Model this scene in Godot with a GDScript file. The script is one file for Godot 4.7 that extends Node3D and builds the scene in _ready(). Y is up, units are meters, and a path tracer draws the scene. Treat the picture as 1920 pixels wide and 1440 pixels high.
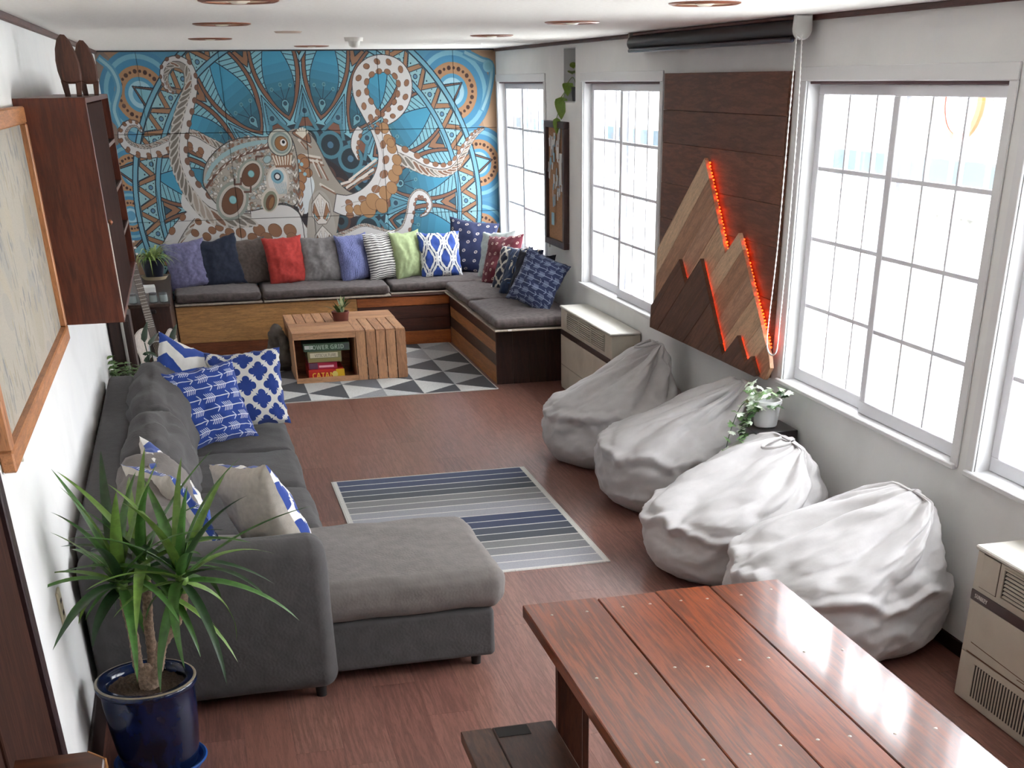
extends Node3D

# A long common room: mural wall at the far end, windows along +x, sofa along -x.
const XL := -0.655
const XR := 3.14
const ZB := -13.93
const ZF := 1.4
const CH := 2.56

var rng := RandomNumberGenerator.new()
var used := {}
var cache := {}


func _ready():
	rng.seed = 11
	# camera: the lens is shifted, as the photograph is the upper part of a taller frame
	var cam := Camera3D.new()
	cam.name = "camera"
	add_child(cam)
	cam.position = Vector3(0, 2.3, 0)
	cam.rotation = Vector3(-0.540022707, -0.254321531, -0.010994322)
	cam.projection = Camera3D.PROJECTION_FRUSTUM
	cam.near = 0.1
	cam.far = 200.0
	cam.size = 0.1 * 1440.0 / 2294.1
	cam.frustum_offset = Vector2(-0.0315793, 0.3498897) * 0.1
	cam.current = true
	# overcast daylight; it enters through the windows only
	var env := Environment.new()
	env.tonemap_mode = Environment.TONE_MAPPER_LINEAR
	env.tonemap_exposure = 1.45
	env.background_mode = Environment.BG_SKY
	var sky_mat := ProceduralSkyMaterial.new()
	sky_mat.sky_top_color = Color(0.965, 0.98, 1.0)
	sky_mat.sky_horizon_color = Color(0.98, 0.985, 1.0)
	sky_mat.ground_bottom_color = Color(0.5, 0.5, 0.5)
	sky_mat.ground_horizon_color = Color(0.6, 0.6, 0.6)
	sky_mat.sky_energy_multiplier = 1.0
	var sky := Sky.new()
	sky.sky_material = sky_mat
	env.sky = sky
	env.background_energy_multiplier = 14.0
	env.sdfgi_enabled = true
	env.ssao_enabled = true
	env.ssil_enabled = true
	var we := WorldEnvironment.new()
	we.name = "world_environment"
	we.environment = env
	add_child(we)

	build_shell()
	build_windows()
	build_outside()
	build_mural()
	build_bench()
	build_rugs()
	build_sofa()
	build_beanbags()
	build_table()
	build_heaters()
	build_crate_table()
	build_wall_cabinet()
	build_mountains()
	build_right_wall_things()
	build_left_things()
	build_plants()
	build_pillows()


# ---------------------------------------------------------------- naming
func numbered(called: String) -> String:
	if not used.has(called):
		used[called] = 0
		return called
	used[called] += 1
	return "%s_%03d" % [called, used[called]]


func tag(o: Node, label: String, category: String, group := "") -> Node:
	o.set_meta("label", label)
	o.set_meta("category", category)
	if group:
		o.set_meta("group", group)
	return o


func thing(called: String, label: String, category: String, at := Vector3.ZERO, turn := 0.0, group := "") -> Node3D:
	var o := Node3D.new()
	o.name = numbered(called)
	add_child(o, true)
	o.position = at
	o.rotation.y = turn
	tag(o, label, category, group)
	return o


func obj(called: String, m: Mesh, mat: Material, parent: Node = null, xf := Transform3D()) -> MeshInstance3D:
	var o := MeshInstance3D.new()
	o.mesh = m
	o.material_override = mat
	o.transform = xf
	if parent == null or parent == self:
		o.name = numbered(called)
		add_child(o, true)
	else:
		o.name = called
		parent.add_child(o, true)
	return o


func struct(called: String, m: Mesh, mat: Material, xf := Transform3D()) -> MeshInstance3D:
	var o := obj(called, m, mat, null, xf)
	o.set_meta("kind", "structure")
	return o


func at(x: float, y: float, z: float) -> Transform3D:
	return Transform3D(Basis(), Vector3(x, y, z))


func turned(p: Vector3, e: Vector3) -> Transform3D:
	return Transform3D(Basis.from_euler(e), p)


# ---------------------------------------------------------------- materials
func mat(color: Color, rough := 0.8, key := "") -> StandardMaterial3D:
	var k := "m%s%s%s" % [color.to_html(), rough, key]
	if not cache.has(k):
		var m := StandardMaterial3D.new()
		m.albedo_color = color
		m.roughness = rough
		cache[k] = m
	return cache[k]


func c8(r: int, g: int, b: int) -> Color:
	return Color8(r, g, b)


func noise_tex(key: String, freq: float, oct: int, ramp: Array, w := 512, h := 512, seed_ := 1, type := FastNoiseLite.TYPE_SIMPLEX_SMOOTH, warp := 0.0) -> Texture2D:
	if cache.has(key):
		return cache[key]
	var n := FastNoiseLite.new()
	n.noise_type = type
	n.frequency = freq
	n.fractal_octaves = oct
	n.seed = seed_
	if warp > 0.0:
		n.domain_warp_enabled = true
		n.domain_warp_amplitude = warp
		n.domain_warp_frequency = freq * 0.6
	var t := NoiseTexture2D.new()
	t.width = w
	t.height = h
	t.seamless = true
	t.noise = n
	var g := Gradient.new()
	var offs := PackedFloat32Array()
	var cols := PackedColorArray()
	for i in ramp.size():
		offs.append(float(i) / (ramp.size() - 1))
		cols.append(ramp[i])
	g.offsets = offs
	g.colors = cols
	t.color_ramp = g
	cache[key] = t
	return t


func grey(v: float) -> Color:
	return Color(v, v, v)


# wood: streaks run along the axis with the small scale
func wood(key: String, dark: Color, light: Color, along: Vector3, rough := 0.5, grain := 1.0, coat := 0.0, relief := 0.03, stretch := 0.12) -> StandardMaterial3D:
	var k := "wood" + key + str(along)
	if cache.has(k):
		return cache[k]
	var m := StandardMaterial3D.new()
	# a few grain patterns are shared; the colour is the material's
	var q := contrast(dark, light)
	var n := key.hash() % 3
	var lo := grey(q).linear_to_srgb()
	var mid := grey(lerpf(q, 1.0, 0.55)).linear_to_srgb()
	m.albedo_color = light
	m.albedo_texture = noise_tex("woodtex%.2f,%d" % [q, n], 0.012, 4, [lo, mid, Color.WHITE, mid, grey(lerpf(q, 1.0, 0.25)).linear_to_srgb(), Color.WHITE, mid], 512, 512, 17 + n * 31, FastNoiseLite.TYPE_SIMPLEX_SMOOTH, 22.0)
	m.detail_enabled = true
	m.detail_blend_mode = BaseMaterial3D.BLEND_MODE_MUL
	m.detail_albedo = noise_tex("woodfine", 0.05, 3, [grey(0.72), grey(0.95), grey(1.0), grey(0.9)], 512, 512, 5)
	m.uv1_triplanar = true
	var s := Vector3(2.6, 2.6, 2.6) * grain
	m.uv1_scale = Vector3(s.x * (stretch if along.x else 1.0), s.y * (stretch if along.y else 1.0), s.z * (stretch if along.z else 1.0))
	m.uv2_triplanar = true
	m.uv2_scale = m.uv1_scale * 2.3
	m.detail_uv_layer = BaseMaterial3D.DETAIL_UV_2
	m.roughness = rough
	m.heightmap_enabled = true
	m.heightmap_texture = noise_tex("woodfine", 0.05, 3, [])
	m.heightmap_scale = relief
	if coat > 0.0:
		m.clearcoat_enabled = true
		m.clearcoat = coat
		m.clearcoat_roughness = 0.09
	cache[k] = m
	return m


# how dark the darkest part is against the lightest, in steps
func contrast(dark: Color, light: Color) -> float:
	var a := dark.srgb_to_linear()
	var b := light.srgb_to_linear()
	return clampf(snappedf(a.get_luminance() / maxf(b.get_luminance(), 1e-4), 0.12), 0.24, 0.84)


func fabric(key: String, dark: Color, light: Color, scale := 9.0, bump := 0.12, sheen := 0.3) -> StandardMaterial3D:
	var k := "fab" + key
	if cache.has(k):
		return cache[k]
	var m := StandardMaterial3D.new()
	var q := contrast(dark, light)
	m.albedo_color = light
	m.albedo_texture = noise_tex("fabtex%.2f" % q, 0.02, 5, [grey(q).linear_to_srgb(), grey(lerpf(q, 1.0, 0.5)).linear_to_srgb(), Color.WHITE], 512, 512, 43)
	m.uv1_triplanar = true
	m.uv1_scale = Vector3.ONE * scale * 0.35
	m.roughness = 0.95
	m.rim_enabled = sheen > 0.0
	m.rim = sheen
	m.rim_tint = 0.6
	m.heightmap_enabled = true
	m.heightmap_texture = noise_tex("weave", 0.25, 2, [grey(0.0), grey(1.0)], 256, 256, 3)
	m.heightmap_scale = bump
	cache[k] = m
	return m


# ---------------------------------------------------------------- meshes
func mesh_of(v: PackedVector3Array, idx: PackedInt32Array, uv := PackedVector2Array(), smooth := true) -> ArrayMesh:
	var a := []
	a.resize(Mesh.ARRAY_MAX)
	a[Mesh.ARRAY_VERTEX] = v
	if smooth:
		var n := PackedVector3Array()
		n.resize(v.size())
		for t in range(0, idx.size(), 3):
			var p := v[idx[t]]
			var f := (v[idx[t + 2]] - p).cross(v[idx[t + 1]] - p)
			n[idx[t]] += f
			n[idx[t + 1]] += f
			n[idx[t + 2]] += f
		for i in n.size():
			n[i] = n[i].normalized() if n[i].length_squared() > 1e-20 else Vector3.UP
		a[Mesh.ARRAY_NORMAL] = n
	if uv.size():
		a[Mesh.ARRAY_TEX_UV] = uv
	a[Mesh.ARRAY_INDEX] = idx
	var m := ArrayMesh.new()
	m.add_surface_from_arrays(Mesh.PRIMITIVE_TRIANGLES, a)
	return m


# f(u, v) -> Vector3; the outside is where du x dv points
func grid(nu: int, nv: int, f: Callable, wrap_u := false, uvs := true) -> ArrayMesh:
	var v := PackedVector3Array()
	var uv := PackedVector2Array()
	for j in nv + 1:
		for i in nu + 1:
			var q := Vector2(float(i) / nu, float(j) / nv)
			v.append(f.call(q.x, q.y))
			uv.append(q)
	var idx := PackedInt32Array()
	var w := nu + 1
	for j in nv:
		for i in nu:
			var a := j * w + i
			idx.append_array([a, a + w + 1, a + 1, a, a + w, a + w + 1])
	var m := mesh_of(v, idx, uv if uvs else PackedVector2Array())
	if wrap_u:
		var arr := m.surface_get_arrays(0)
		var n: PackedVector3Array = arr[Mesh.ARRAY_NORMAL]
		for j in nv + 1:
			var s := (n[j * w] + n[j * w + nu]).normalized()
			n[j * w] = s
			n[j * w + nu] = s
		for e in [0, nv]:
			if v[e * w].distance_to(v[e * w + nu / 2]) < 1e-5:
				var sum := Vector3.ZERO
				for i in nu:
					sum += n[e * w + i]
				for i in nu + 1:
					n[e * w + i] = sum.normalized()
		arr[Mesh.ARRAY_NORMAL] = n
		m = ArrayMesh.new()
		m.add_surface_from_arrays(Mesh.PRIMITIVE_TRIANGLES, arr)
	return m


# box with chamfered edges, centred
func box(sx: float, sy: float, sz: float, b := 0.004) -> ArrayMesh:
	var k := "box%.4f,%.4f,%.4f,%.4f" % [sx, sy, sz, b]
	if cache.has(k):
		return cache[k]
	var h := Vector3(sx, sy, sz) / 2.0
	b = minf(b, minf(h.x, minf(h.y, h.z)) * 0.6)
	var st := SurfaceTool.new()
	st.begin(Mesh.PRIMITIVE_TRIANGLES)
	var pt := func(s: Vector3, ax: int) -> Vector3:
		var p := Vector3(s.x * (h.x - b), s.y * (h.y - b), s.z * (h.z - b))
		p[ax] = s[ax] * h[ax]
		return p
	for ax in 3:
		var u := (ax + 1) % 3
		var w := (ax + 2) % 3
		for sg in [-1.0, 1.0]:
			var q := []
			for c in [[-1, -1], [1, -1], [1, 1], [-1, 1]]:
				var s := Vector3.ZERO
				s[ax] = sg
				s[u] = c[0]
				s[w] = c[1]
				q.append(pt.call(s, ax))
			quad(st, q[0], q[1], q[2], q[3], sg > 0)
		if b > 0.0:
			for su in [-1.0, 1.0]:
				for sw in [-1.0, 1.0]:
					# edge along ax between the faces u and w
					var s0 := Vector3.ZERO
					s0[ax] = -1
					s0[u] = su
					s0[w] = sw
					var s1 := s0
					s1[ax] = 1
					quad(st, pt.call(s0, u), pt.call(s1, u), pt.call(s1, w), pt.call(s0, w), su * sw < 0)
	if b > 0.0:
		for x in [-1.0, 1.0]:
			for y in [-1.0, 1.0]:
				for z in [-1.0, 1.0]:
					var s := Vector3(x, y, z)
					tri(st, pt.call(s, 0), pt.call(s, 1), pt.call(s, 2), x * y * z > 0)
	st.index()
	cache[k] = st.commit()
	return cache[k]


func tri(st: SurfaceTool, a: Vector3, b: Vector3, c: Vector3, ccw := true):
	st.set_smooth_group(-1)
	for p in ([a, c, b] if ccw else [a, b, c]):
		st.add_vertex(p)


func quad(st: SurfaceTool, a: Vector3, b: Vector3, c: Vector3, d: Vector3, ccw := true):
	tri(st, a, b, c, ccw)
	tri(st, a, c, d, ccw)


# soft block: a rounded box whose faces are puffed and rumpled
func soft(sx: float, sy: float, sz: float, r: float, puff := Vector3.ZERO, rumple := 0.0, n := 14, seed_ := 1) -> ArrayMesh:
	var h := Vector3(sx, sy, sz) / 2.0
	var ns := FastNoiseLite.new()
	ns.seed = seed_
	ns.frequency = 4.0
	ns.fractal_octaves = 3
	var v := PackedVector3Array()
	var idx := PackedInt32Array()
	var ids := {}
	for ax in 3:
		var u := (ax + 1) % 3
		var w := (ax + 2) % 3
		for sg in [-1.0, 1.0]:
			var rows := []
			for j in n + 1:
				var row := PackedInt32Array()
				for i in n + 1:
					var p := Vector3.ZERO
					p[ax] = sg * h[ax]
					p[u] = h[u] * spread(2.0 * i / n - 1.0, r / h[u])
					p[w] = h[w] * spread(2.0 * j / n - 1.0, r / h[w])
					var key := Vector3i((p * 5000.0).round())
					if not ids.has(key):
						var inner := Vector3(clampf(p.x, -h.x + r, h.x - r), clampf(p.y, -h.y + r, h.y - r), clampf(p.z, -h.z + r, h.z - r))
						var d := (p - inner)
						var q := inner + (d.normalized() * r if d.length() > 1e-9 else Vector3.ZERO)
						var k := Vector3(p.x / h.x, p.y / h.y, p.z / h.z)
						var f := Vector3((1 - k.y * k.y) * (1 - k.z * k.z), (1 - k.x * k.x) * (1 - k.z * k.z), (1 - k.x * k.x) * (1 - k.y * k.y))
						q += Vector3(k.x * puff.x * f.x, k.y * puff.y * f.y, k.z * puff.z * f.z)
						if rumple > 0.0:
							q += d.normalized() * rumple * ns.get_noise_3d(p.x * 1.0, p.y * 1.0, p.z * 1.0)
						ids[key] = v.size()
						v.append(q)
					row.append(ids[key])
				rows.append(row)
			for j in n:
				for i in n:
					var a: int = rows[j][i]
					var b: int = rows[j][i + 1]
					var c: int = rows[j + 1][i + 1]
					var e: int = rows[j + 1][i]
					idx.append_array([a, c, b, a, e, c] if sg > 0 else [a, b, c, a, c, e])
	return mesh_of(v, idx)


# places more grid lines near the rounded ends
func spread(t: float, r: float) -> float:
	var a := absf(t)
	var k := clampf(1.0 - r, 0.05, 0.98)
	var res := a / 0.55 * k if a < 0.55 else k + (a - 0.55) / 0.45 * (1.0 - k)
	return res * signf(t)


# profile: Vector2(radius, y) from bottom to top along the outside
func lathe(profile: Array, seg := 32) -> ArrayMesh:
	var n := profile.size() - 1
	return grid(seg, n, func(u, v):
		var p: Vector2 = profile[roundi(v * n)]
		return Vector3(cos(-u * TAU) * p.x, p.y, sin(-u * TAU) * p.x), true)


# sharp-edged lathe: doubles the profile points
func lathe_hard(profile: Array, seg := 32) -> ArrayMesh:
	var p := []
	for i in profile.size():
		p.append(profile[i])
		if i > 0 and i < profile.size() - 1:
			p.append(profile[i])
	return lathe(p, seg)


func tube(points: Array, radii, seg := 8, cap := true) -> ArrayMesh:
	var pts := points.duplicate()
	var rr := []
	for i in pts.size():
		rr.append(radii[i] if radii is Array else radii)
	if cap:
		pts.push_front(pts[0])
		rr.push_front(0.0)
		pts.append(pts[-1])
		rr.append(0.0)
	var n := pts.size() - 1
	var frames := []
	var side := Vector3.ZERO
	for i in n + 1:
		var t: Vector3 = pts[mini(i + 1, n)] - pts[maxi(i - 1, 0)]
		if t.length() < 1e-9:
			t = pts[mini(i + 2, n)] - pts[maxi(i - 2, 0)]
		t = t.normalized()
		if side == Vector3.ZERO:
			side = t.cross(Vector3.UP if absf(t.y) < 0.9 else Vector3.RIGHT).normalized()
		side = (side - t * side.dot(t)).normalized()
		frames.append([side, t.cross(side)])
	return grid(seg, n, func(u, v):
		var i := roundi(v * n)
		return pts[i] + (frames[i][0] * cos(u * TAU) + frames[i][1] * sin(u * TAU)) * rr[i], true)


func rod(a: Vector3, b: Vector3, r: float, seg := 8) -> ArrayMesh:
	return tube([a, b], r, seg)


# flat polygon (x, y) with depth along z, centred in depth, front edge chamfered
func slab(poly: PackedVector2Array, depth: float, bevel := 0.003) -> ArrayMesh:
	if area(poly) < 0.0:
		poly = poly.duplicate()
		poly.reverse()
	var inner := poly
	if bevel > 0.0:
		var off := Geometry2D.offset_polygon(poly, -bevel, Geometry2D.JOIN_MITER)
		inner = PackedVector2Array()
		if off.size() == 1 and off[0].size() == poly.size():
			var ring: PackedVector2Array = off[0]
			if area(ring) < 0.0:
				ring.reverse()
			var best := 0
			for i in ring.size():
				if ring[i].distance_to(poly[0]) < ring[best].distance_to(poly[0]):
					best = i
			for i in ring.size():
				inner.append(ring[(best + i) % ring.size()])
		else:
			inner = poly
			bevel = 0.0
	var st := SurfaceTool.new()
	st.begin(Mesh.PRIMITIVE_TRIANGLES)
	var h := depth / 2.0
	var t := Geometry2D.triangulate_polygon(inner)
	var t2 := Geometry2D.triangulate_polygon(poly)
	for i in range(0, t.size(), 3):
		var a := inner[t[i]]
		var b := inner[t[i + 1]]
		var c := inner[t[i + 2]]
		var ccw := (b - a).cross(c - a) > 0
		tri(st, Vector3(a.x, a.y, h), Vector3(b.x, b.y, h), Vector3(c.x, c.y, h), ccw)
	for i in range(0, t2.size(), 3):
		var a := poly[t2[i]]
		var b := poly[t2[i + 1]]
		var c := poly[t2[i + 2]]
		var ccw := (b - a).cross(c - a) > 0
		tri(st, Vector3(a.x, a.y, -h), Vector3(b.x, b.y, -h), Vector3(c.x, c.y, -h), not ccw)
	var n := poly.size()
	for i in n:
		var a := poly[i]
		var b := poly[(i + 1) % n]
		var ia := inner[i]
		var ib := inner[(i + 1) % n]
		quad(st, Vector3(a.x, a.y, -h), Vector3(b.x, b.y, -h), Vector3(b.x, b.y, h - bevel), Vector3(a.x, a.y, h - bevel), true)
		if bevel > 0.0:
			quad(st, Vector3(a.x, a.y, h - bevel), Vector3(b.x, b.y, h - bevel), Vector3(ib.x, ib.y, h), Vector3(ia.x, ia.y, h), true)
	st.index()
	return st.commit()


func area(p: PackedVector2Array) -> float:
	var a := 0.0
	for i in p.size():
		a += p[i].cross(p[(i + 1) % p.size()])
	return a


func joined(parts: Array) -> ArrayMesh:
	var st := SurfaceTool.new()
	for q in parts:
		st.append_from(q[0], 0, q[1])
	return st.commit()


func curve_pts(p: Array, steps := 6, closed := false) -> Array:
	var out := []
	var n := p.size()
	for i in (n if closed else n - 1):
		var a = p[(i - 1 + n) % n] if closed else p[maxi(i - 1, 0)]
		var b = p[i]
		var c = p[(i + 1) % n]
		var d = p[(i + 2) % n] if closed else p[mini(i + 2, n - 1)]
		for s in steps:
			var t := float(s) / steps
			out.append(0.5 * (2.0 * b + (c - a) * t + (2.0 * a - 5.0 * b + 4.0 * c - d) * t * t + (3.0 * b - a - 3.0 * c + d) * t * t * t))
	if not closed:
		out.append(p[n - 1])
	return out


func text_mesh(words: String, size: float, depth := 0.001, bold := true) -> TextMesh:
	var t := TextMesh.new()
	var f := SystemFont.new()
	f.font_names = PackedStringArray(["Droid Sans"])
	f.font_weight = 700 if bold else 400
	t.font = f
	t.text = words
	t.font_size = 32
	t.pixel_size = size / 32.0
	t.depth = depth
	return t


# ---------------------------------------------------------------- the room
func wall_paint() -> StandardMaterial3D:
	if cache.has("wallpaint"):
		return cache["wallpaint"]
	var m := StandardMaterial3D.new()
	m.albedo_texture = noise_tex("plaster", 0.006, 4, [c8(222, 222, 220), c8(232, 232, 230), c8(228, 228, 227)], 512, 512, 8)
	m.uv1_triplanar = true
	m.uv1_world_triplanar = true
	m.uv1_scale = Vector3.ONE * 0.4
	m.roughness = 0.85
	m.heightmap_enabled = true
	m.heightmap_texture = noise_tex("plasterbump", 0.12, 3, [grey(0), grey(1)], 512, 512, 9)
	m.heightmap_scale = 0.02
	cache["wallpaint"] = m
	return m


func blk(x0: float, x1: float, y0: float, y1: float, z0: float, z1: float, b := 0.0) -> Array:
	return [box(x1 - x0, y1 - y0, z1 - z0, b), at((x0 + x1) / 2, (y0 + y1) / 2, (z0 + z1) / 2)]


const WINDOWS := [[-13.85, -12.02], [-10.80, -8.94], [-6.70, -4.86], [-4.69, -2.85], [-1.9, -0.06]]
const SILL := 0.80
const HEAD := 2.29


func build_shell():
	var wp := wall_paint()
	var len_z := ZF - ZB
	var zm := (ZF + ZB) / 2
	var w := XR - XL
	var xm := (XR + XL) / 2
	# floor with its planks
	var fl := struct("floor", box(w + 0.4, 0.1, len_z + 0.4, 0), mat(c8(58, 34, 28), 0.9), at(xm, -0.056, zm))
	var tones := []
	for i in 4:
		var d: Color = [c8(108, 71, 62), c8(114, 75, 64), c8(106, 69, 61), c8(116, 77, 68)][i]
		var l: Color = [c8(148, 103, 91), c8(144, 99, 86), c8(140, 96, 85), c8(152, 108, 95)][i]
		tones.append(wood("floor%d" % i, d, l, Vector3(0, 0, 1), 0.34, 1.6, 0.0, 0.012, 0.06))
	var pw := w / 20.0
	for i in 20:
		var z: float = ZB + [0.0, -0.7, -0.35, -0.95, -0.15][i % 5] - 0.1
		while z < 0.0:
			var z0 := maxf(z, ZB)
			var z1 := minf(z + 1.22, 0.3)
			if z1 - z0 > 0.05:
				obj("plank", box(pw - 0.0003, 0.006, z1 - z0 - 0.0004, 0.0003), tones[rng.randi() % 4], fl, at(XL + pw * (i + 0.5) - xm, 0.053, (z0 + z1) / 2 - zm))
			z += 1.22
	struct("ceiling", box(w + 0.4, 0.12, len_z + 0.4, 0), ceiling_paint(), at(xm, CH + 0.06, zm))
	struct("wall_left", box(0.15, CH, len_z, 0), wp, at(XL - 0.075, CH / 2, zm))
	struct("wall_rear", box(w + 0.3, CH, 0.15, 0), wp, at(xm, CH / 2, ZF + 0.075))
	# wall with the windows: sill band, head band, piers, and a small niche near the ceiling
	var parts := []
	parts.append(blk(XR, XR + 0.2, 0, SILL, ZB, ZF))
	var edges := [ZB]
	for o in WINDOWS:
		edges.append_array(o)
	edges.append(ZF)
	var n0 := -11.37
	var n1 := -11.03
	parts.append(blk(XR, XR + 0.2, HEAD, CH, ZB, n0))
	parts.append(blk(XR, XR + 0.2, HEAD, CH, n1, ZF))
	parts.append(blk(XR, XR + 0.2, 2.515, CH, n0, n1))
	parts.append(blk(XR + 0.12, XR + 0.2, 2.13, 2.515, n0, n1))
	for i in range(0, edges.size(), 2):
		if i == 2:
			parts.append(blk(XR, XR + 0.2, SILL, HEAD, edges[i], n0))
			parts.append(blk(XR, XR + 0.2, SILL, HEAD, n1, edges[i + 1]))
			parts.append(blk(XR, XR + 0.2, SILL, 2.13, n0, n1))
		else:
			parts.append(blk(XR, XR + 0.2, SILL, HEAD, edges[i], edges[i + 1]))
	struct("wall_right", joined(parts), wp)
	# the lining of the niche
	var nl := struct("trim_4", joined([blk(XR + 0.1, XR + 0.119, 2.132, 2.513, n0, n1), blk(XR - 0.004, XR + 0.1, 2.131, 2.139, n0, n1), blk(XR - 0.004, XR + 0.1, 2.506, 2.514, n0, n1), blk(XR - 0.004, XR + 0.1, 2.139, 2.506, n0, n0 + 0.008)]), mat(c8(200, 202, 202), 0.8))
	tag(nl, "grey lining of the small niche near the ceiling", "niche")
	nl.remove_meta("category")
	# dark strips where walls meet the ceiling
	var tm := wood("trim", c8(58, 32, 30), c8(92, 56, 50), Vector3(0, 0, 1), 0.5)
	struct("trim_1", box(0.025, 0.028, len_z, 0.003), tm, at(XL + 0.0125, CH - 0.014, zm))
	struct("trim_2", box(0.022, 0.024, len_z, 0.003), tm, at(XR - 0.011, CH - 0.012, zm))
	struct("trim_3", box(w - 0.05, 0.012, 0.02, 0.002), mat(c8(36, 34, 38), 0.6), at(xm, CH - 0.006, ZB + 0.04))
	var bm := mat(c8(34, 22, 20), 0.5)
	struct("baseboard_left", box(0.015, 0.16, 5.5, 0.003), bm, at(XL + 0.0075, 0.08, -6.5))
	struct("baseboard_right", box(0.015, 0.07, len_z - 0.1, 0.003), bm, at(XR - 0.0075, 0.035, zm))
	# dark door and its casing on the near end of the sofa wall
	var dm := wood("door", c8(40, 22, 17), c8(66, 38, 28), Vector3(0, 1, 0), 0.75)
	dm.metallic_specular = 0.25
	var d := struct("door_1", box(0.03, 2.05, 0.86, 0.004), dm, at(XL + 0.015, 1.03, -4.13 + 0.0))
	d.position.z = -3.17
	obj("casing", box(0.045, 2.12, 0.07, 0.004), mat(c8(42, 24, 26), 0.45), d, at(0.008, 0.03, -0.465))
	obj("casing", box(0.045, 2.12, 0.07, 0.004), mat(c8(42, 24, 26), 0.45), d, at(0.008, 0.03, 0.465))
	obj("casing", box(0.045, 0.07, 1.0, 0.004), mat(c8(42, 24, 26), 0.45), d, at(0.008, 1.06, 0))
	obj("door_panel", box(0.012, 1.8, 0.6, 0.006), dm, d, at(0.018, 0, 0))
	# recessed ceiling lights
	var spots := [[0.281, -5.53], [0.292, -7.69], [0.298, -10.25], [1.2, -12.47], [2.172, -9.73], [2.121, -7.515], [2.149, -5.62]]
	var which := ["copper rimmed ceiling downlight nearest the upper front of the wall cabinet", "copper rimmed ceiling downlight over the middle of the sofa", "copper rimmed ceiling downlight over the dark shelf behind the sofa", "copper rimmed ceiling downlight closest to the mural wall", "copper rimmed ceiling downlight in front of the second window", "copper rimmed ceiling downlight in front of the far end of the roller screen", "copper rimmed ceiling downlight beside the chain end of the roller screen"]
	for i in spots.size():
		var t := thing("downlight", which[i], "ceiling light", Vector3(spots[i][0], CH, spots[i][1]), 0, "ceiling downlights")
		obj("rim", lathe_hard([Vector2(0.118, 0.0), Vector2(0.118, -0.006), Vector2(0.132, -0.009), Vector2(0.148, -0.004), Vector2(0.148, 0.0)], 40), copper(), t)
		obj("reflector", lathe_hard([Vector2(0.0, -0.001), Vector2(0.07, -0.002), Vector2(0.118, -0.004)], 32), mat(c8(214, 200, 172), 0.3), t)
		obj("bulb", lathe([Vector2(0.0, -0.014), Vector2(0.025, -0.012), Vector2(0.04, -0.006), Vector2(0.042, -0.002)], 20), mat(c8(240, 232, 212), 0.25), t)
	var pl := thing("ceiling_plate", "small flat beige cover plate on the ceiling, ahead of the smoke detector", "cover plate", Vector3(0.724, CH, -8.9))
	obj("plate", lathe_hard([Vector2(0.0, -0.008), Vector2(0.075, -0.008), Vector2(0.085, 0.0)], 28), mat(c8(196, 176, 158), 0.6), pl)
	var sd := thing("smoke_detector", "round white smoke detector on the ceiling", "smoke detector", Vector3(1.27, CH, -10.11))
	obj("base", lathe_hard([Vector2(0.0, -0.024), Vector2(0.062, -0.024), Vector2(0.068, 0.0)], 28), mat(c8(226, 224, 218), 0.5), sd)
	obj("sensor_dome", lathe([Vector2(0.0, -0.062), Vector2(0.02, -0.06), Vector2(0.036, -0.05), Vector2(0.042, -0.024)], 24), mat(c8(214, 212, 206), 0.4), sd)


func ceiling_paint() -> StandardMaterial3D:
	var m := StandardMaterial3D.new()
	m.albedo_texture = noise_tex("ceil", 0.08, 3, [c8(232, 229, 223), c8(242, 240, 234)], 512, 512, 21)
	m.uv1_triplanar = true
	m.uv1_scale = Vector3.ONE * 0.8
	m.roughness = 0.9
	return m


func copper() -> StandardMaterial3D:
	var m := mat(c8(150, 96, 72), 0.35, "copper")
	m.metallic = 0.6
	return m


func glass() -> StandardMaterial3D:
	if cache.has("glass"):
		return cache["glass"]
	var m := StandardMaterial3D.new()
	m.transparency = BaseMaterial3D.TRANSPARENCY_ALPHA
	m.albedo_color = Color(0.95, 0.98, 1.0, 0.05)
	m.roughness = 0.02
	cache["glass"] = m
	return m


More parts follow.
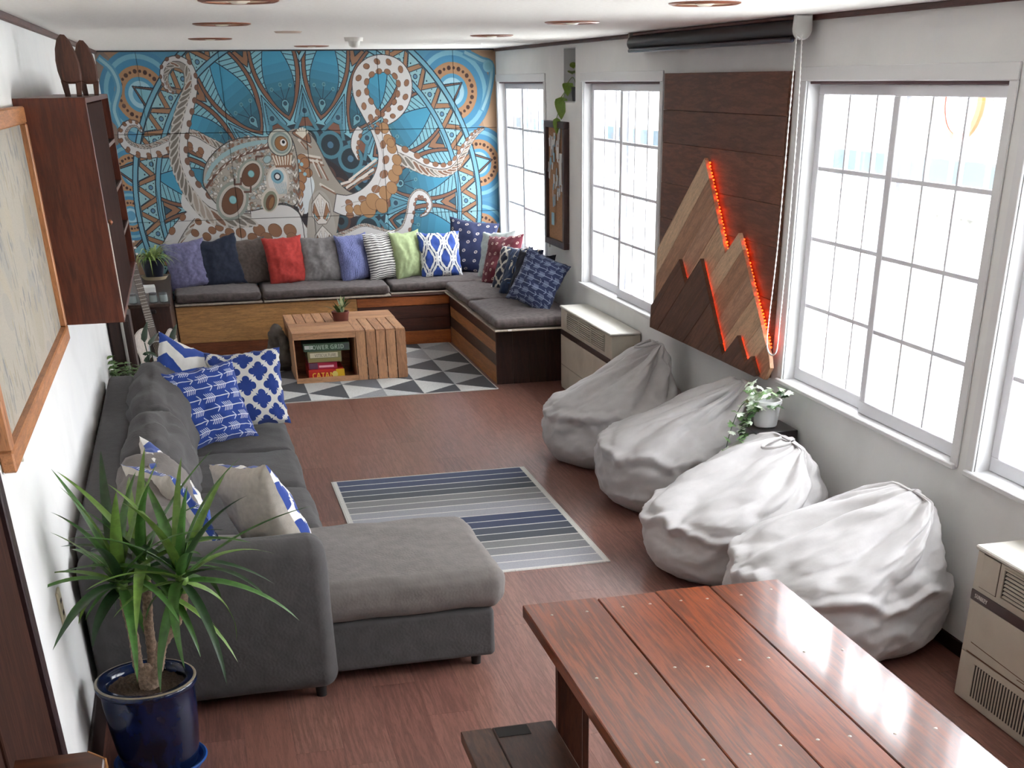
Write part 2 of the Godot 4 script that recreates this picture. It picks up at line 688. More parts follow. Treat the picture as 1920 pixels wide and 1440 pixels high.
func build_windows():
	var white := mat(c8(226, 226, 230), 0.45)
	var casing_m := mat(c8(224, 224, 224), 0.6)
	for i in WINDOWS.size():
		var z0: float = WINDOWS[i][0]
		var z1: float = WINDOWS[i][1]
		var zc := (z0 + z1) / 2
		var yc := (SILL + HEAD) / 2
		var root := Node3D.new()
		root.name = "window_%d" % (i + 1)
		add_child(root)
		root.position = Vector3(XR, SILL, zc)
		root.set_meta("kind", "structure")
		var hw := (z1 - z0) / 2
		var hh := HEAD - SILL
		# flat casing round the opening
		obj("casing", joined([blk(-0.014, -0.001, hh - 0.012, hh + 0.05, -hw - 0.05, hw + 0.05, 0.003), blk(-0.012, -0.001, 0.0, hh - 0.012, -hw - 0.05, -hw + 0.008, 0.003), blk(-0.012, -0.001, 0.0, hh - 0.012, hw - 0.008, hw + 0.05, 0.003)]), casing_m, root)
		obj("sill", box(0.20, 0.024, z1 - z0 + 0.08, 0.004), casing_m, root, at(0.07, 0.002, 0))
		obj("jamb", joined([blk(0.001, 0.17, 0.014, hh, -hw, -hw + 0.012), blk(0.001, 0.17, 0.014, hh, hw - 0.012, hw), blk(0.001, 0.17, hh - 0.014, hh, -hw + 0.012, hw - 0.012)]), casing_m, root)
		obj("head_track", box(0.09, 0.012, z1 - z0 - 0.03, 0.002), mat(c8(96, 72, 74), 0.6), root, at(0.055, hh - 0.02, 0))
		var sw := hw + 0.035
		sash(root, -hw + 0.012, -hw + 0.012 + sw, 0.082, white, hh)
		sash(root, hw - 0.012 - sw, hw - 0.012, 0.042, white, hh)
		# aluminium storm window on the outer face, with a frosted strip
		var fr := []
		for k in 7:
			var z := lerpf(-hw + 0.03, hw - 0.03, k / 6.0)
			fr.append(blk(0.155, 0.185, 0.015, hh - 0.015, z - 0.014, z + 0.014, 0.002))
		obj("outer_frame", joined(fr), mat(c8(222, 222, 226), 0.5), root)
		obj("frosted_strip", box(0.006, 0.115, z1 - z0 - 0.03, 0.001), mat(c8(150, 172, 184), 0.5), root, at(0.17, 1.115, 0))


func sash(root: Node3D, z0: float, z1: float, x: float, m: Material, hh: float):
	var lo := 0.016
	var hi := hh - 0.026
	var stile := 0.058
	var rail := 0.062
	var s := obj("sash", joined([blk(-0.016, 0.016, lo, lo + rail, z0, z1, 0.003), blk(-0.016, 0.016, hi - rail * 0.75, hi, z0, z1, 0.003), blk(-0.016, 0.016, lo + rail, hi - rail * 0.75, z0, z0 + stile, 0.003), blk(-0.016, 0.016, lo + rail, hi - rail * 0.75, z1 - stile, z1, 0.003)]), m, root, at(x, 0, 0))
	var a := z0 + stile
	var b := z1 - stile
	var c := lo + rail
	var d := hi - rail * 0.75
	for k in [1, 2]:
		obj("muntin", box(0.022, d - c, 0.016, 0.002), m, s, at(0, (c + d) / 2, lerpf(a, b, k / 3.0)))
	for k in [1, 2, 3]:
		obj("muntin", box(0.0225, 0.02, b - a, 0.002), m, s, at(0, lerpf(c, d, k / 4.0), (a + b) / 2))
	for i in 3:
		for j in 4:
			obj("pane", box(0.003, (d - c) / 4 - 0.021, (b - a) / 3 - 0.017, 0), glass(), s, at(0, lerpf(c, d, (j + 0.5) / 4), lerpf(a, b, (i + 0.5) / 3)))


func build_outside():
	struct("ground", box(60, 0.1, 80, 0), mat(c8(232, 232, 228), 0.9), at(XR + 30.6, -0.45, -6))
	var m := StandardMaterial3D.new()
	m.albedo_texture = noise_tex("concrete", 0.03, 5, [c8(84, 83, 78), c8(128, 127, 122), c8(150, 150, 146)], 512, 512, 31)
	m.uv1_triplanar = true
	m.uv1_scale = Vector3.ONE * 0.7
	m.roughness = 0.9
	struct("exterior_wall", joined([blk(5.3, 5.5, -0.4, 3.6, -9.5, -7.4, 0.01), blk(5.26, 5.3, 1.42, 1.47, -9.5, -7.4, 0.01)]), m)
	var t := thing("traffic_mirror", "round orange-rimmed traffic mirror outside the third window", "mirror", Vector3(5.1, 2.15, -8.42))
	t.rotation = Vector3(0, -PI / 2, 0)
	obj("rim", lathe_hard([Vector2(0.2, 0.0), Vector2(0.235, -0.01), Vector2(0.24, 0.02), Vector2(0.2, 0.03)], 36), mat(c8(214, 82, 36), 0.5), t, turned(Vector3.ZERO, Vector3(PI / 2, 0, 0)))
	obj("face", lathe([Vector2(0.21, 0.0), Vector2(0.2, 0.022), Vector2(0.1, 0.04), Vector2(0.0, 0.046)], 36), mat(c8(235, 238, 240), 0.08), t, turned(Vector3.ZERO, Vector3(PI / 2, 0, 0)))
	obj("bracket", box(0.04, 0.04, 0.2, 0.004), mat(c8(150, 150, 150), 0.5), t, at(0, 0, -0.1))


func glow(c: Color, e: float) -> StandardMaterial3D:
	var m := StandardMaterial3D.new()
	m.albedo_color = c
	m.emission_enabled = true
	m.emission = c
	m.emission_energy_multiplier = e
	m.roughness = 0.5
	return m


# ---------------------------------------------------------------- flat print: filled shapes and strokes on an Image
var im: Image


func pt2(a: Array) -> PackedVector2Array:
	var r := PackedVector2Array()
	for i in range(0, a.size(), 2):
		r.append(Vector2(a[i], a[i + 1]))
	return r


func smooth2(a: Array, closed := false, steps := 6) -> PackedVector2Array:
	return PackedVector2Array(curve_pts(Array(pt2(a)), steps, closed))


func fill(p: PackedVector2Array, c: Color):
	var n := p.size()
	var lo := 1e9
	var hi := -1e9
	for q in p:
		lo = minf(lo, q.y)
		hi = maxf(hi, q.y)
	var w := im.get_width()
	for y in range(maxi(0, ceili(lo - 0.5)), mini(im.get_height() - 1, floori(hi - 0.5)) + 1):
		var xs := PackedFloat32Array()
		var yc := y + 0.5
		var a := p[n - 1]
		for i in n:
			var b := p[i]
			if (a.y <= yc) != (b.y <= yc):
				xs.append(a.x + (yc - a.y) / (b.y - a.y) * (b.x - a.x))
			a = b
		xs.sort()
		for i in range(0, xs.size() - 1, 2):
			var x0 := maxi(0, roundi(xs[i]))
			var x1 := mini(w, roundi(xs[i + 1]))
			if x1 > x0:
				im.fill_rect(Rect2i(x0, y, x1 - x0, 1), c)


func disc(x: float, y: float, r: float, c: Color, r2 := -1.0, ang := 0.0):
	var p := PackedVector2Array()
	var k := clampi(int(r) + 8, 10, 48)
	var ry := r if r2 < 0 else r2
	for i in k:
		p.append(Vector2(x, y) + Vector2(cos(TAU * i / k) * r, sin(TAU * i / k) * ry).rotated(ang))
	fill(p, c)


func ringed(x: float, y: float, r: float, c: Color, edge: Color, e := 2.0, r2 := -1.0, ang := 0.0):
	disc(x, y, r + e, edge, -1.0 if r2 < 0 else r2 + e, ang)
	disc(x, y, r, c, r2, ang)


func stroke(p: PackedVector2Array, w: float, c: Color, closed := false):
	var n := p.size()
	for i in (n if closed else n - 1):
		var a := p[i]
		var b := p[(i + 1) % n]
		var d := b - a
		if d.length() < 0.01:
			continue
		var s := d.normalized().orthogonal() * w / 2
		var e := d.normalized() * w * 0.25
		fill(PackedVector2Array([a + s - e, b + s + e, b - s + e, a - s - e]), c)


func outlined(p: PackedVector2Array, c: Color, edge: Color, w := 3.0):
	fill(p, c)
	stroke(p, w, edge, true)


func new_image(w: int, h: int, c: Color) -> Image:
	im = Image.create(w, h, false, Image.FORMAT_RGB8)
	im.fill(c)
	return im


# band of varying width along a spine: [x, y, width, ...] -> [left side, right side, centre line, widths]
func band(a: Array, steps := 8) -> Array:
	var q := []
	for i in range(0, a.size(), 3):
		q.append(Vector3(a[i], a[i + 1], a[i + 2]))
	var s := curve_pts(q, steps)
	var l := PackedVector2Array()
	var r := PackedVector2Array()
	var c := PackedVector2Array()
	for i in s.size():
		var p := Vector2(s[i].x, s[i].y)
		var d: Vector3 = s[mini(i + 1, s.size() - 1)] - s[maxi(i - 1, 0)]
		var o: Vector2 = Vector2(d.x, d.y).normalized().orthogonal() * s[i].z / 2
		l.append(p + o)
		r.append(p - o)
		c.append(p)
	return [l, r, c, s]


# an arm: pale underside with brown suckers on one side, patterned skin on the other
func arm(a: Array, sucker_side: float, skin := 0.45, suckers := 2, spot := Color8(146, 92, 62), big := 0.22):
	var ol := Color8(70, 62, 62)
	var b := band(a)
	var l: PackedVector2Array = b[0]
	var r: PackedVector2Array = b[1]
	var s: Array = b[3]
	var rr := r.duplicate()
	rr.reverse()
	var whole := l.duplicate()
	whole.append_array(rr)
	outlined(whole, Color8(206, 202, 198), ol, 3.0)
	var n := l.size()
	if skin > 0.0:
		var e := PackedVector2Array()
		var f := PackedVector2Array()
		for i in n:
			var outer: Vector2 = r[i] if sucker_side > 0 else l[i]
			var inner: Vector2 = l[i] if sucker_side > 0 else r[i]
			e.append(outer)
			f.append(outer.lerp(inner, skin))
		var fr := f.duplicate()
		fr.reverse()
		var sk := e.duplicate()
		sk.append_array(fr)
		fill(sk, Color8(150, 140, 128))
		stroke(f, 2.0, ol)
		# leaf marks on the skin
		var i := 2
		while i < n - 3:
			var m := e[i].lerp(f[i], 0.5)
			var w: float = s[i].z * skin
			var dir := (e[mini(i + 2, n - 1)] - e[i - 1]).angle()
			var k := i % 3
			disc(m.x, m.y, w * 0.95, Color8(196, 186, 174), w * 0.3, dir + 0.5)
			disc(m.x, m.y, w * 0.75, [Color8(138, 92, 66), Color8(170, 152, 134), Color8(120, 108, 96)][k], w * 0.17, dir + 0.5)
			i += maxi(1, int(w * 0.9 / maxf(1.0, e[i].distance_to(e[mini(i + 1, n - 1)]))))
	# suckers
	for row in suckers:
		var run := 0.0
		for i in range(1, n - 1):
			run += b[2][i].distance_to(b[2][i - 1])
			var w: float = s[i].z
			if run > w * 0.62 + 5.0:
				run = 0.0
				var side := 0.86 - row * (0.75 - skin) * 0.8
				var t := (0.5 + side * 0.5) if sucker_side > 0 else (0.5 - side * 0.5)
				if skin <= 0.0 and row == 1:
					t = 1.0 - t if suckers == 2 else t
				var p: Vector2 = r[i].lerp(l[i], t)
				var dir: float = (b[2][i + 1] - b[2][i - 1]).angle() + row * 0.6
				ringed(p.x, p.y, w * big * 0.62 + 2.0, spot, Color8(104, 66, 48), 1.5, w * big * 0.46 + 1.5, dir)
	return b


# ---------------------------------------------------------------- the painted wall
const MX := 748.0
const MY := 536.0


func pol(r: float, deg: float) -> Vector2:
	var a := deg_to_rad(deg)
	return Vector2(MX + sin(a) * r, MY - cos(a) * r)


func ring_poly(r: float) -> PackedVector2Array:
	var p := PackedVector2Array()
	for i in 120:
		p.append(pol(r, i * 3.0))
	return p


func hoop(r1: float, r0: float, c: Color):
	var p := PackedVector2Array()
	for i in 121:
		p.append(pol(r1, i * 3.0))
	for i in 121:
		p.append(pol(r0, 360.0 - i * 3.0))
	fill(p, c)


func petal(deg: float, r0: float, r1: float, half: float, power: float, steps := 24) -> PackedVector2Array:
	var p := PackedVector2Array()
	for s in [-1.0, 1.0]:
		for i in steps + 1:
			var t := float(i) / steps if s < 0 else 1.0 - float(i) / steps
			var r := lerpf(r0, r1, t)
			var w := half * sin(PI * pow(t, power))
			p.append(pol(r, deg) + Vector2(cos(deg_to_rad(deg)), sin(deg_to_rad(deg))) * w * s)
	return p


func paint_mural() -> Image:
	var navy := Color8(22, 46, 66)
	var sky := Color8(112, 182, 202)
	var blue := Color8(52, 146, 186)
	var teal := Color8(62, 136, 160)
	var brown := Color8(158, 104, 68)
	var rust := Color8(112, 62, 48)
	var orange := Color8(188, 132, 84)
	var white := Color8(208, 204, 200)
	new_image(1518, 864, Color8(66, 146, 184))
	# outer field: washes and lobes with dotted rims
	for q in [[44, 59, 132, 1520, 52, 110, 1457, 255, 101, -19, 693, 132]]:
		for i in range(0, q.size(), 3):
			disc(q[i], q[i + 1], q[i + 2], orange.lerp(Color8(160, 130, 110), 0.4))
	fill(smooth2([0, 1, 66, 42, 89, 128, 53, 250, 8, 356, -41, 410, -36, 178], true), Color8(142, 118, 104))
	fill(smooth2([1414, -11, 1522, -13, 1520, 293, 1458, 251, 1500, 125, 1487, 52], true), Color8(190, 146, 104))
	for q in [[143, 142, 132, 1338, 145, 141, 1436, 399, 119, 1435, 666, 114, 68, 407, 97, 35, 551, 79]]:
		for i in range(0, q.size(), 3):
			var x: float = q[i]
			var y: float = q[i + 1]
			var k: float = q[i + 2]
			disc(x, y, k * 1.12, Color8(58, 138, 184))
			disc(x, y, k * 1.0, Color8(108, 180, 206))
			disc(x, y, k * 0.88, Color8(52, 140, 188))
			disc(x, y, k * 0.72, orange)
			disc(x, y, k * 0.44, Color8(66, 152, 196))
			disc(x, y, k * 0.34, Color8(150, 202, 218))
			disc(x, y, k * 0.22, Color8(74, 156, 198))
			for j in 26:
				var p := Vector2(x, y) + Vector2.from_angle(j * TAU / 26) * k * 0.58
				disc(p.x, p.y, k * (0.055 if j % 2 else 0.038), rust.darkened(0.3))
	for q in [[15, 25, 53, 62, 66, 119, 38, 188, 50, 250], [1396, 12, 1455, 37, 1500, 59, 1488, 143, 1459, 208]]:
		stroke(smooth2(q), 26, Color8(70, 150, 190))
		stroke(smooth2(q), 11, Color8(140, 196, 210))
	ringed(pt2([1487, 59])[0].x, pt2([1487, 59])[0].y, 13, sky, Color8(120, 190, 210), 8)
	fill(ring_poly(600), sky)
	# petals
	for k in 16:
		var a := k * 22.5 + 11.25
		# brown wedge between two petals, against the ring
		var b := a + 11.25
		outlined(PackedVector2Array([pol(588, b - 6.4), pol(588, b + 6.4), pol(497, b)]), Color8(124, 184, 200), navy, 3)
		outlined(PackedVector2Array([pol(586, b - 4.4), pol(586, b + 4.4), pol(520, b)]), brown, navy, 3)
		outlined(PackedVector2Array([pol(584, b - 1.6), pol(584, b + 1.6), pol(556, b)]), Color8(38, 84, 108), navy, 3)
		outlined(petal(a, 306, 760, 92, 0.86), brown.lerp(rust, 0.35), navy, 3.5)
		outlined(petal(a, 330, 750, 78, 0.86), Color8(112, 182, 202), navy, 3)
		for j in 13:
			for s in [-1.0, 1.0]:
				var r := 360.0 + j * 17.0
				var t := (r - 330.0) / 420.0
				var w := 78.0 * sin(PI * pow(t, 0.86))
				var n: Vector2 = Vector2(cos(deg_to_rad(a)), sin(deg_to_rad(a))) * s
				var out := (pol(0, 0) - pol(1, a)) * -1.0
				stroke(PackedVector2Array([pol(r, a) + n * w * 0.3 - out * -20.0, pol(r, a) + n * w]), 2.4, navy)
		var leaf := petal(a, 324, 618, 56, 0.8, 30)
		for j in 10:
			var part := PackedVector2Array()
			for i in leaf.size():
				var rad := leaf[i].distance_to(Vector2(MX, MY))
				if rad >= 322.0 + j * 30.0:
					part.append(leaf[i])
			if part.size() > 2:
				fill(part, Color8(34, 88, 104).lerp(Color8(46, 152, 194), clampf(j / 6.0, 0, 1)))
		stroke(leaf, 3, navy, true)
		# bud and three stamens
		for s in [-8.0, 0.0, 8.0]:
			var e := pol(430.0 - absf(s), a + s * 0.62)
			stroke(PackedVector2Array([pol(372, a), e]), 2, navy)
			ringed(e.x, e.y, 5, Color8(54, 118, 134), Color8(110, 166, 176), 1.6)
		outlined(PackedVector2Array([pol(332, a), pol(362, a - 2.4), pol(376, a - 1.6), pol(380, a), pol(376, a + 1.6), pol(362, a + 2.4)]), Color8(96, 160, 174), navy, 2)
		var bd := pol(366, a)
		ringed(bd.x, bd.y, 5.5, Color8(34, 74, 96), navy, 2)
	# the ring: two bands and a zigzag between them
	hoop(696, 590, navy)
	hoop(692, 678, Color8(96, 168, 196))
	hoop(673, 612, Color8(130, 186, 198))
	for k in 48:
		var a := k * 7.5 + 3.75
		outlined(PackedVector2Array([pol(671, a - 3.75), pol(671, a - 2.2), pol(632, a - 0.0), pol(671, a + 2.2), pol(671, a + 3.75), pol(610, a + 0.65), pol(610, a - 0.65)]), brown.lerp(orange, 0.35), navy, 2.5)
		outlined(PackedVector2Array([pol(671, a - 3.75), pol(671, a - 2.4), pol(609, a + 1.0), pol(609, a - 0.9)]), brown.lerp(orange, 0.35), navy, 2.5)
		var m := pol(650, a)
		disc(m.x, m.y, 3, navy)
		var m2 := pol(628, a + 3.75)
		ringed(m2.x, m2.y, 6.5, Color8(74, 132, 172), navy, 2.5)
		for d in [[646, 3.0], [646, 4.6], [618, 2.4], [618, 5.2]]:
			var e := pol(d[0], a + d[1])
			disc(e.x, e.y, 2.2, navy)
	hoop(608, 594, Color8(92, 164, 192))
	# dark heart of the flower
	for k in 16:
		var b := k * 22.5
		outlined(PackedVector2Array([pol(420, b), pol(300, b - 8.5), pol(262, b), pol(300, b + 8.5)]), Color8(82, 152, 178), navy, 3)
		outlined(PackedVector2Array([pol(392, b), pol(310, b - 4.6), pol(300, b), pol(310, b + 4.6)]), Color8(70, 138, 162), navy, 2.5)
		var m := pol(334, b)
		ringed(m.x, m.y, 9, Color8(36, 72, 96), Color8(84, 146, 166), 5)
	fill(ring_poly(292), Color8(34, 52, 66))
	for k in 16:
		var b := k * 22.5
		outlined(PackedVector2Array([pol(312, b - 3.2), pol(312, b + 3.2), pol(282, b + 5.6), pol(282, b - 5.6)]), rust.lerp(brown, 0.4), navy, 2)
		var q := pol(232, b)
		disc(q.x, q.y, 50, Color8(62, 126, 146))
		stroke(PackedVector2Array([pol(272, b - 9), pol(316, b - 3)]), 13, Color8(62, 126, 146))
		stroke(PackedVector2Array([pol(272, b + 9), pol(316, b + 3)]), 13, Color8(62, 126, 146))
		disc(q.x, q.y, 37, Color8(32, 50, 60))
		ringed(q.x, q.y, 12, Color8(66, 112, 144), navy, 2)
	fill(ring_poly(178), Color8(46, 38, 42))
	for k in 12:
		var q := pol(120, k * 30.0)
		ringed(q.x, q.y, 30, Color8(46, 78, 88), Color8(92, 58, 48), 10)
		disc(q.x, q.y, 14, Color8(36, 30, 34))
	paint_octopus()
	return im


func paint_octopus():
	var ol := Color8(66, 58, 58)
	var white := Color8(210, 206, 202)
	var spot := Color8(152, 98, 62)
	# far arms first
	arm([1080, 351, 66, 1154, 382, 62, 1218, 412, 53, 1283, 423, 46, 1329, 409, 40, 1366, 367, 33, 1399, 320, 26, 1434, 288, 18, 1463, 274, 7], 1.0, 0.62, 1, spot, 0.3)
	arm([395, 350, 97, 351, 320, 79, 303, 294, 70, 235, 303, 57, 172, 324, 51, 126, 330, 46, 80, 318, 42, 55, 292, 37, 57, 262, 33, 83, 238, 26, 112, 240, 20, 125, 265, 9], 1.0, 0.3, 2, spot)
	arm([298, 550, 66, 253, 587, 79, 212, 634, 92, 172, 691, 101], -1.0, 0.5, 1, spot)
	arm([842, 706, 154, 895, 660, 75, 945, 641, 66, 995, 651, 57, 1057, 661, 48, 1110, 639, 42, 1136, 586, 35, 1151, 527, 31, 1179, 502, 29, 1209, 515, 26, 1223, 547, 22, 1208, 576, 15, 1180, 589, 7], -1.0, 0.16, 1, Color8(150, 98, 76))
	# left lower body: broad pale underside
	fill(smooth2([268, 436, 309, 516, 367, 544, 454, 549, 550, 537, 624, 529, 669, 546, 694, 586, 699, 701, 224, 693, 262, 606, 276, 568, 231, 519], true), white)
	stroke(smooth2([268, 436, 309, 516, 367, 544, 454, 549, 550, 537, 624, 529, 669, 546, 694, 586, 699, 701]), 3, ol)
	for q in [[304, 546, 15, 329, 574, 18, 365, 602, 20, 403, 623, 22, 447, 626, 24, 491, 646, 24, 520, 619, 29, 546, 649, 29, 583, 621, 33, 643, 623, 31, 648, 651, 26, 336, 613, 18, 378, 642, 20, 287, 580, 15, 312, 635, 20, 268, 620, 18]]:
		for i in range(0, q.size(), 3):
			ringed(q[i], q[i + 1], q[i + 2] * 0.82, spot, Color8(112, 70, 48), 1.5, q[i + 2] * 0.7, 0.5)
	# the left arm, rising and curling at the tip
	arm([494, 560, 88, 407, 557, 92, 341, 536, 92, 293, 485, 79, 262, 426, 70, 248, 362, 68, 256, 298, 66, 279, 229, 64, 309, 165, 57, 330, 116, 48, 331, 64, 44, 304, 39, 40, 268, 40, 37, 243, 64, 33, 237, 98, 26, 250, 126, 20, 273, 133, 9], -1.0, 0.55, 1, Color8(132, 88, 66))
	# neck and right shoulder
	fill(smooth2([675, 278, 749, 271, 777, 302, 811, 374, 847, 441, 886, 483, 923, 495, 973, 477, 1011, 436, 1029, 371, 1050, 379, 1043, 465, 1004, 517, 903, 530, 857, 552, 813, 669, 727, 666, 723, 563, 689, 523, 658, 427], true), Color8(158, 146, 132))
	stroke(smooth2([749, 271, 777, 302, 811, 374, 847, 441, 886, 483, 923, 495, 973, 477, 1011, 436, 1029, 371]), 3, ol)
	for q in [[714, 301, 736, 328, 719, 294, 754, 321, 721, 353, 791, 366, 723, 368, 797, 385, 760, 373, 784, 430, 777, 373, 809, 438, 866, 461, 976, 435, 886, 475, 1000, 412, 900, 448, 1013, 378, 833, 489, 781, 459]]:
		for i in range(0, q.size() - 3, 4):
			stroke(PackedVector2Array([Vector2(q[i], q[i + 1]), Vector2(q[i + 2], q[i + 3])]), 9, Color8(210, 198, 184))
			stroke(PackedVector2Array([Vector2(q[i] + 8, q[i + 1] + 8), Vector2(q[i + 2] + 6, q[i + 3] + 8)]), 6, Color8(140, 94, 68))
	# big pale arm on the right with the loop
	arm([961, 265, 26, 942, 294, 33, 932, 330, 29, 936, 358, 15, 943, 377, 7], 1.0, 0.0, 1, spot, 0.3)
	arm([834, 528, 66, 891, 541, 79, 960, 527, 92, 1020, 486, 97, 1055, 427, 92, 1064, 364, 81, 1051, 308, 73, 1030, 259, 66, 1000, 207, 62, 973, 152, 59, 976, 98, 59, 1013, 59, 59, 1068, 47, 59, 1121, 64, 59, 1148, 107, 59, 1139, 165, 57, 1106, 208, 53, 1061, 237, 44, 1022, 251, 33, 991, 262, 22], -1.0, 0.0, 2, spot, 0.26)
	stroke(smooth2([858, 544, 903, 530, 969, 516, 1012, 474, 1039, 413, 1040, 345, 1019, 285, 994, 232]), 2, Color8(150, 142, 136))
	for q in [[890, 553, 18, 926, 558, 22, 966, 555, 37, 990, 528, 35, 1024, 545, 31, 1041, 498, 29, 1070, 480, 26, 1080, 437, 26, 1097, 415, 24, 1098, 380, 22, 1081, 338, 22, 1069, 308, 22, 1055, 267, 22, 1078, 319, 18]]:
		for i in range(0, q.size(), 3):
			ringed(q[i], q[i + 1], q[i + 2] * 0.9, Color8(178, 122, 70), Color8(112, 70, 44), 1.5, q[i + 2] * 0.78, 0.9)
	# pale scales under the head and the patterned column
	fill(smooth2([714, 413, 750, 429, 758, 471, 732, 521, 718, 563, 689, 554, 682, 508, 697, 447], true), Color8(206, 212, 216))
	for q in [[719, 372, 20, 719, 406, 20, 709, 436, 20, 699, 466, 20, 692, 493, 18, 730, 383, 18, 739, 418, 15]]:
		for i in range(0, q.size(), 3):
			ringed(q[i], q[i + 1], q[i + 2], Color8(172, 112, 66), Color8(104, 60, 44), 2)
			disc(q[i] - 14, q[i + 1] + 4, 7, Color8(128, 186, 204))
	fill(smooth2([774, 481, 741, 509, 723, 563, 715, 671, 819, 675, 822, 562, 806, 504], true), Color8(170, 160, 148))
	for o in [0.0, 118.0]:
		var c := pt2([771, 553])[0] + Vector2(4, o)
		outlined(PackedVector2Array([c + Vector2(0, -62), c + Vector2(34, -26), c + Vector2(38, 22), c + Vector2(16, 52), c + Vector2(-16, 52), c + Vector2(-38, 22), c + Vector2(-34, -26)]), Color8(214, 204, 194), Color8(120, 108, 98), 3)
		for s in [-1.0, 1.0]:
			outlined(PackedVector2Array([c + Vector2(6 * s, 30), c + Vector2(24 * s, -26), c + Vector2(34 * s, 8), c + Vector2(20 * s, 40)]), Color8(160, 104, 66), Color8(104, 70, 52), 2)
			fill(PackedVector2Array([c + Vector2(12 * s, 40), c + Vector2(30 * s, 8), c + Vector2(28 * s, 24)]), Color8(120, 188, 196))
			outlined(PackedVector2Array([c + Vector2(2 * s, 20), c + Vector2(8 * s, -42), c + Vector2(15 * s, -30)]), Color8(226, 222, 218), Color8(150, 140, 130), 1.5)
	# head
	var head := smooth2([330, 460, 330, 419, 346, 379, 380, 342, 434, 307, 489, 292, 550, 289, 602, 288, 643, 269, 684, 290, 700, 353, 700, 428, 691, 500, 670, 534, 625, 523, 560, 537, 491, 548, 425, 544, 370, 522], true)
	outlined(head, Color8(168, 158, 144), ol, 3.5)
	# mosaic of small marks, kept inside the outline
	var r2 := RandomNumberGenerator.new()
	r2.seed = 4
	var lo := pt2([350, 273, 689, 554])
	for i in 900:
		var p := Vector2(r2.randf_range(lo[0].x, lo[1].x), r2.randf_range(lo[0].y, lo[1].y))
		if Geometry2D.is_point_in_polygon(p, head):
			var s := r2.randf_range(4.0, 9.0)
			var col: Color = [Color8(208, 196, 182), Color8(146, 100, 74), Color8(150, 168, 172), Color8(188, 168, 150), Color8(128, 122, 104), Color8(214, 210, 204)][r2.randi() % 6]
			ringed(p.x, p.y, s, col, Color8(134, 124, 112), 1.5, s * 0.62, r2.randf() * PI)
	stroke(head, 3.5, ol, true)
	stroke(smooth2([337, 441, 364, 394, 411, 354, 476, 324, 548, 309, 602, 306]), 15, Color8(140, 178, 188))
	stroke(smooth2([336, 460, 377, 416, 437, 373, 515, 342, 595, 325]), 9, Color8(108, 64, 48))
	for t in 9:
		var p := pt2([360, 423])[0].lerp(pt2([588, 314])[0], t / 8.0) + Vector2(-4, -16.0 * sin(PI * t / 8.0))
		outlined(PackedVector2Array([p + Vector2(-12, 12), p + Vector2(14, -10), p + Vector2(4, 9)]), Color8(218, 212, 202), Color8(128, 90, 70), 2)
	# large ovals
	var ov: Array = [430, 510, 53, 513, 420, 44]
	for i in [0, 3]:
		var k: float = ov[i + 2]
		disc(ov[i], ov[i + 1], k * 1.45, Color8(140, 150, 138), k * 1.1, -0.9)
		disc(ov[i], ov[i + 1], k * 1.22, Color8(196, 184, 170), k * 0.9, -0.9)
		ringed(ov[i], ov[i + 1], k * 1.0, Color8(118, 70, 42), Color8(80, 50, 36), 2, k * 0.66, -0.9)
		ringed(ov[i] + 2, ov[i + 1] - 4, k * 0.25, Color8(118, 186, 190), Color8(84, 130, 130), 2)
	for q in [[449, 433, 446, 452, 471, 452, 474, 430], [480, 479, 505, 480, 508, 457], [540, 368, 542, 357, 566, 357]]:
		stroke(pt2(q), 7, Color8(108, 66, 52))
	var e2 := pt2([616, 428, 584, 367, 577, 505])
	disc(e2[0].x, e2[0].y + 18, 46, Color8(198, 184, 168), 60, 0.2)
	disc(e2[0].x, e2[0].y + 14, 38, Color8(214, 208, 200), 48, 0.2)
	for j in 9:
		stroke(PackedVector2Array([e2[0] + Vector2(-18 + j * 6, 20), e2[0] + Vector2(-4 + j * 4, 62)]), 2.5, Color8(132, 168, 180))
	disc(e2[0].x, e2[0].y, 25, Color8(112, 170, 194))
	ringed(e2[0].x, e2[0].y, 9, Color8(226, 220, 214), Color8(40, 46, 58), 5)
	ringed(e2[1].x, e2[1].y, 15, Color8(142, 178, 188), Color8(120, 128, 120), 4, 11, -0.5)
	disc(e2[2].x, e2[2].y + 6, 34, Color8(206, 192, 172), 46, 0.4)
	disc(e2[2].x, e2[2].y + 10, 26, Color8(128, 134, 110), 38, 0.4)
	disc(e2[2].x, e2[2].y + 14, 17, Color8(112, 66, 36), 30, 0.4)
	disc(e2[2].x + 4, e2[2].y + 16, 8, Color8(150, 98, 48), 22, 0.4)
	# chevrons down the front of the face
	for j in 9:
		var p := pt2([687, 371])[0] + Vector2(2.0 * j - 6, j * 23.0)
		outlined(PackedVector2Array([p + Vector2(-10, -12), p + Vector2(0, 4), p + Vector2(10, -12), p + Vector2(10, 2), p + Vector2(0, 18), p + Vector2(-10, 2)]), [Color8(216, 208, 198), Color8(138, 88, 62)][j % 2], Color8(120, 106, 96), 2)
	# brow and eye
	var ey := pt2([641, 309, 731, 279])
	outlined(smooth2([692, 279, 714, 265, 739, 267, 758, 284, 759, 313, 727, 301], true), Color8(150, 98, 66), ol, 3)
	for j in 6:
		var a := -2.7 + j * 0.42
		stroke(PackedVector2Array([ey[1] + Vector2(0, 14), ey[1] + Vector2(0, 8) + Vector2.from_angle(a) * 26]), 8, Color8(222, 210, 188))
	for j in 7:
		stroke(PackedVector2Array([ey[0] + Vector2(-34 + j * 12, 40), ey[0] + Vector2(-22 + j * 8, 84)]), 12, Color8(150, 98, 66))
		stroke(PackedVector2Array([ey[0] + Vector2(-34 + j * 12, 46), ey[0] + Vector2(-24 + j * 9, 78)]), 6, Color8(220, 204, 180))
	ringed(ey[0].x, ey[0].y, 46, Color8(188, 188, 172), ol, 3)
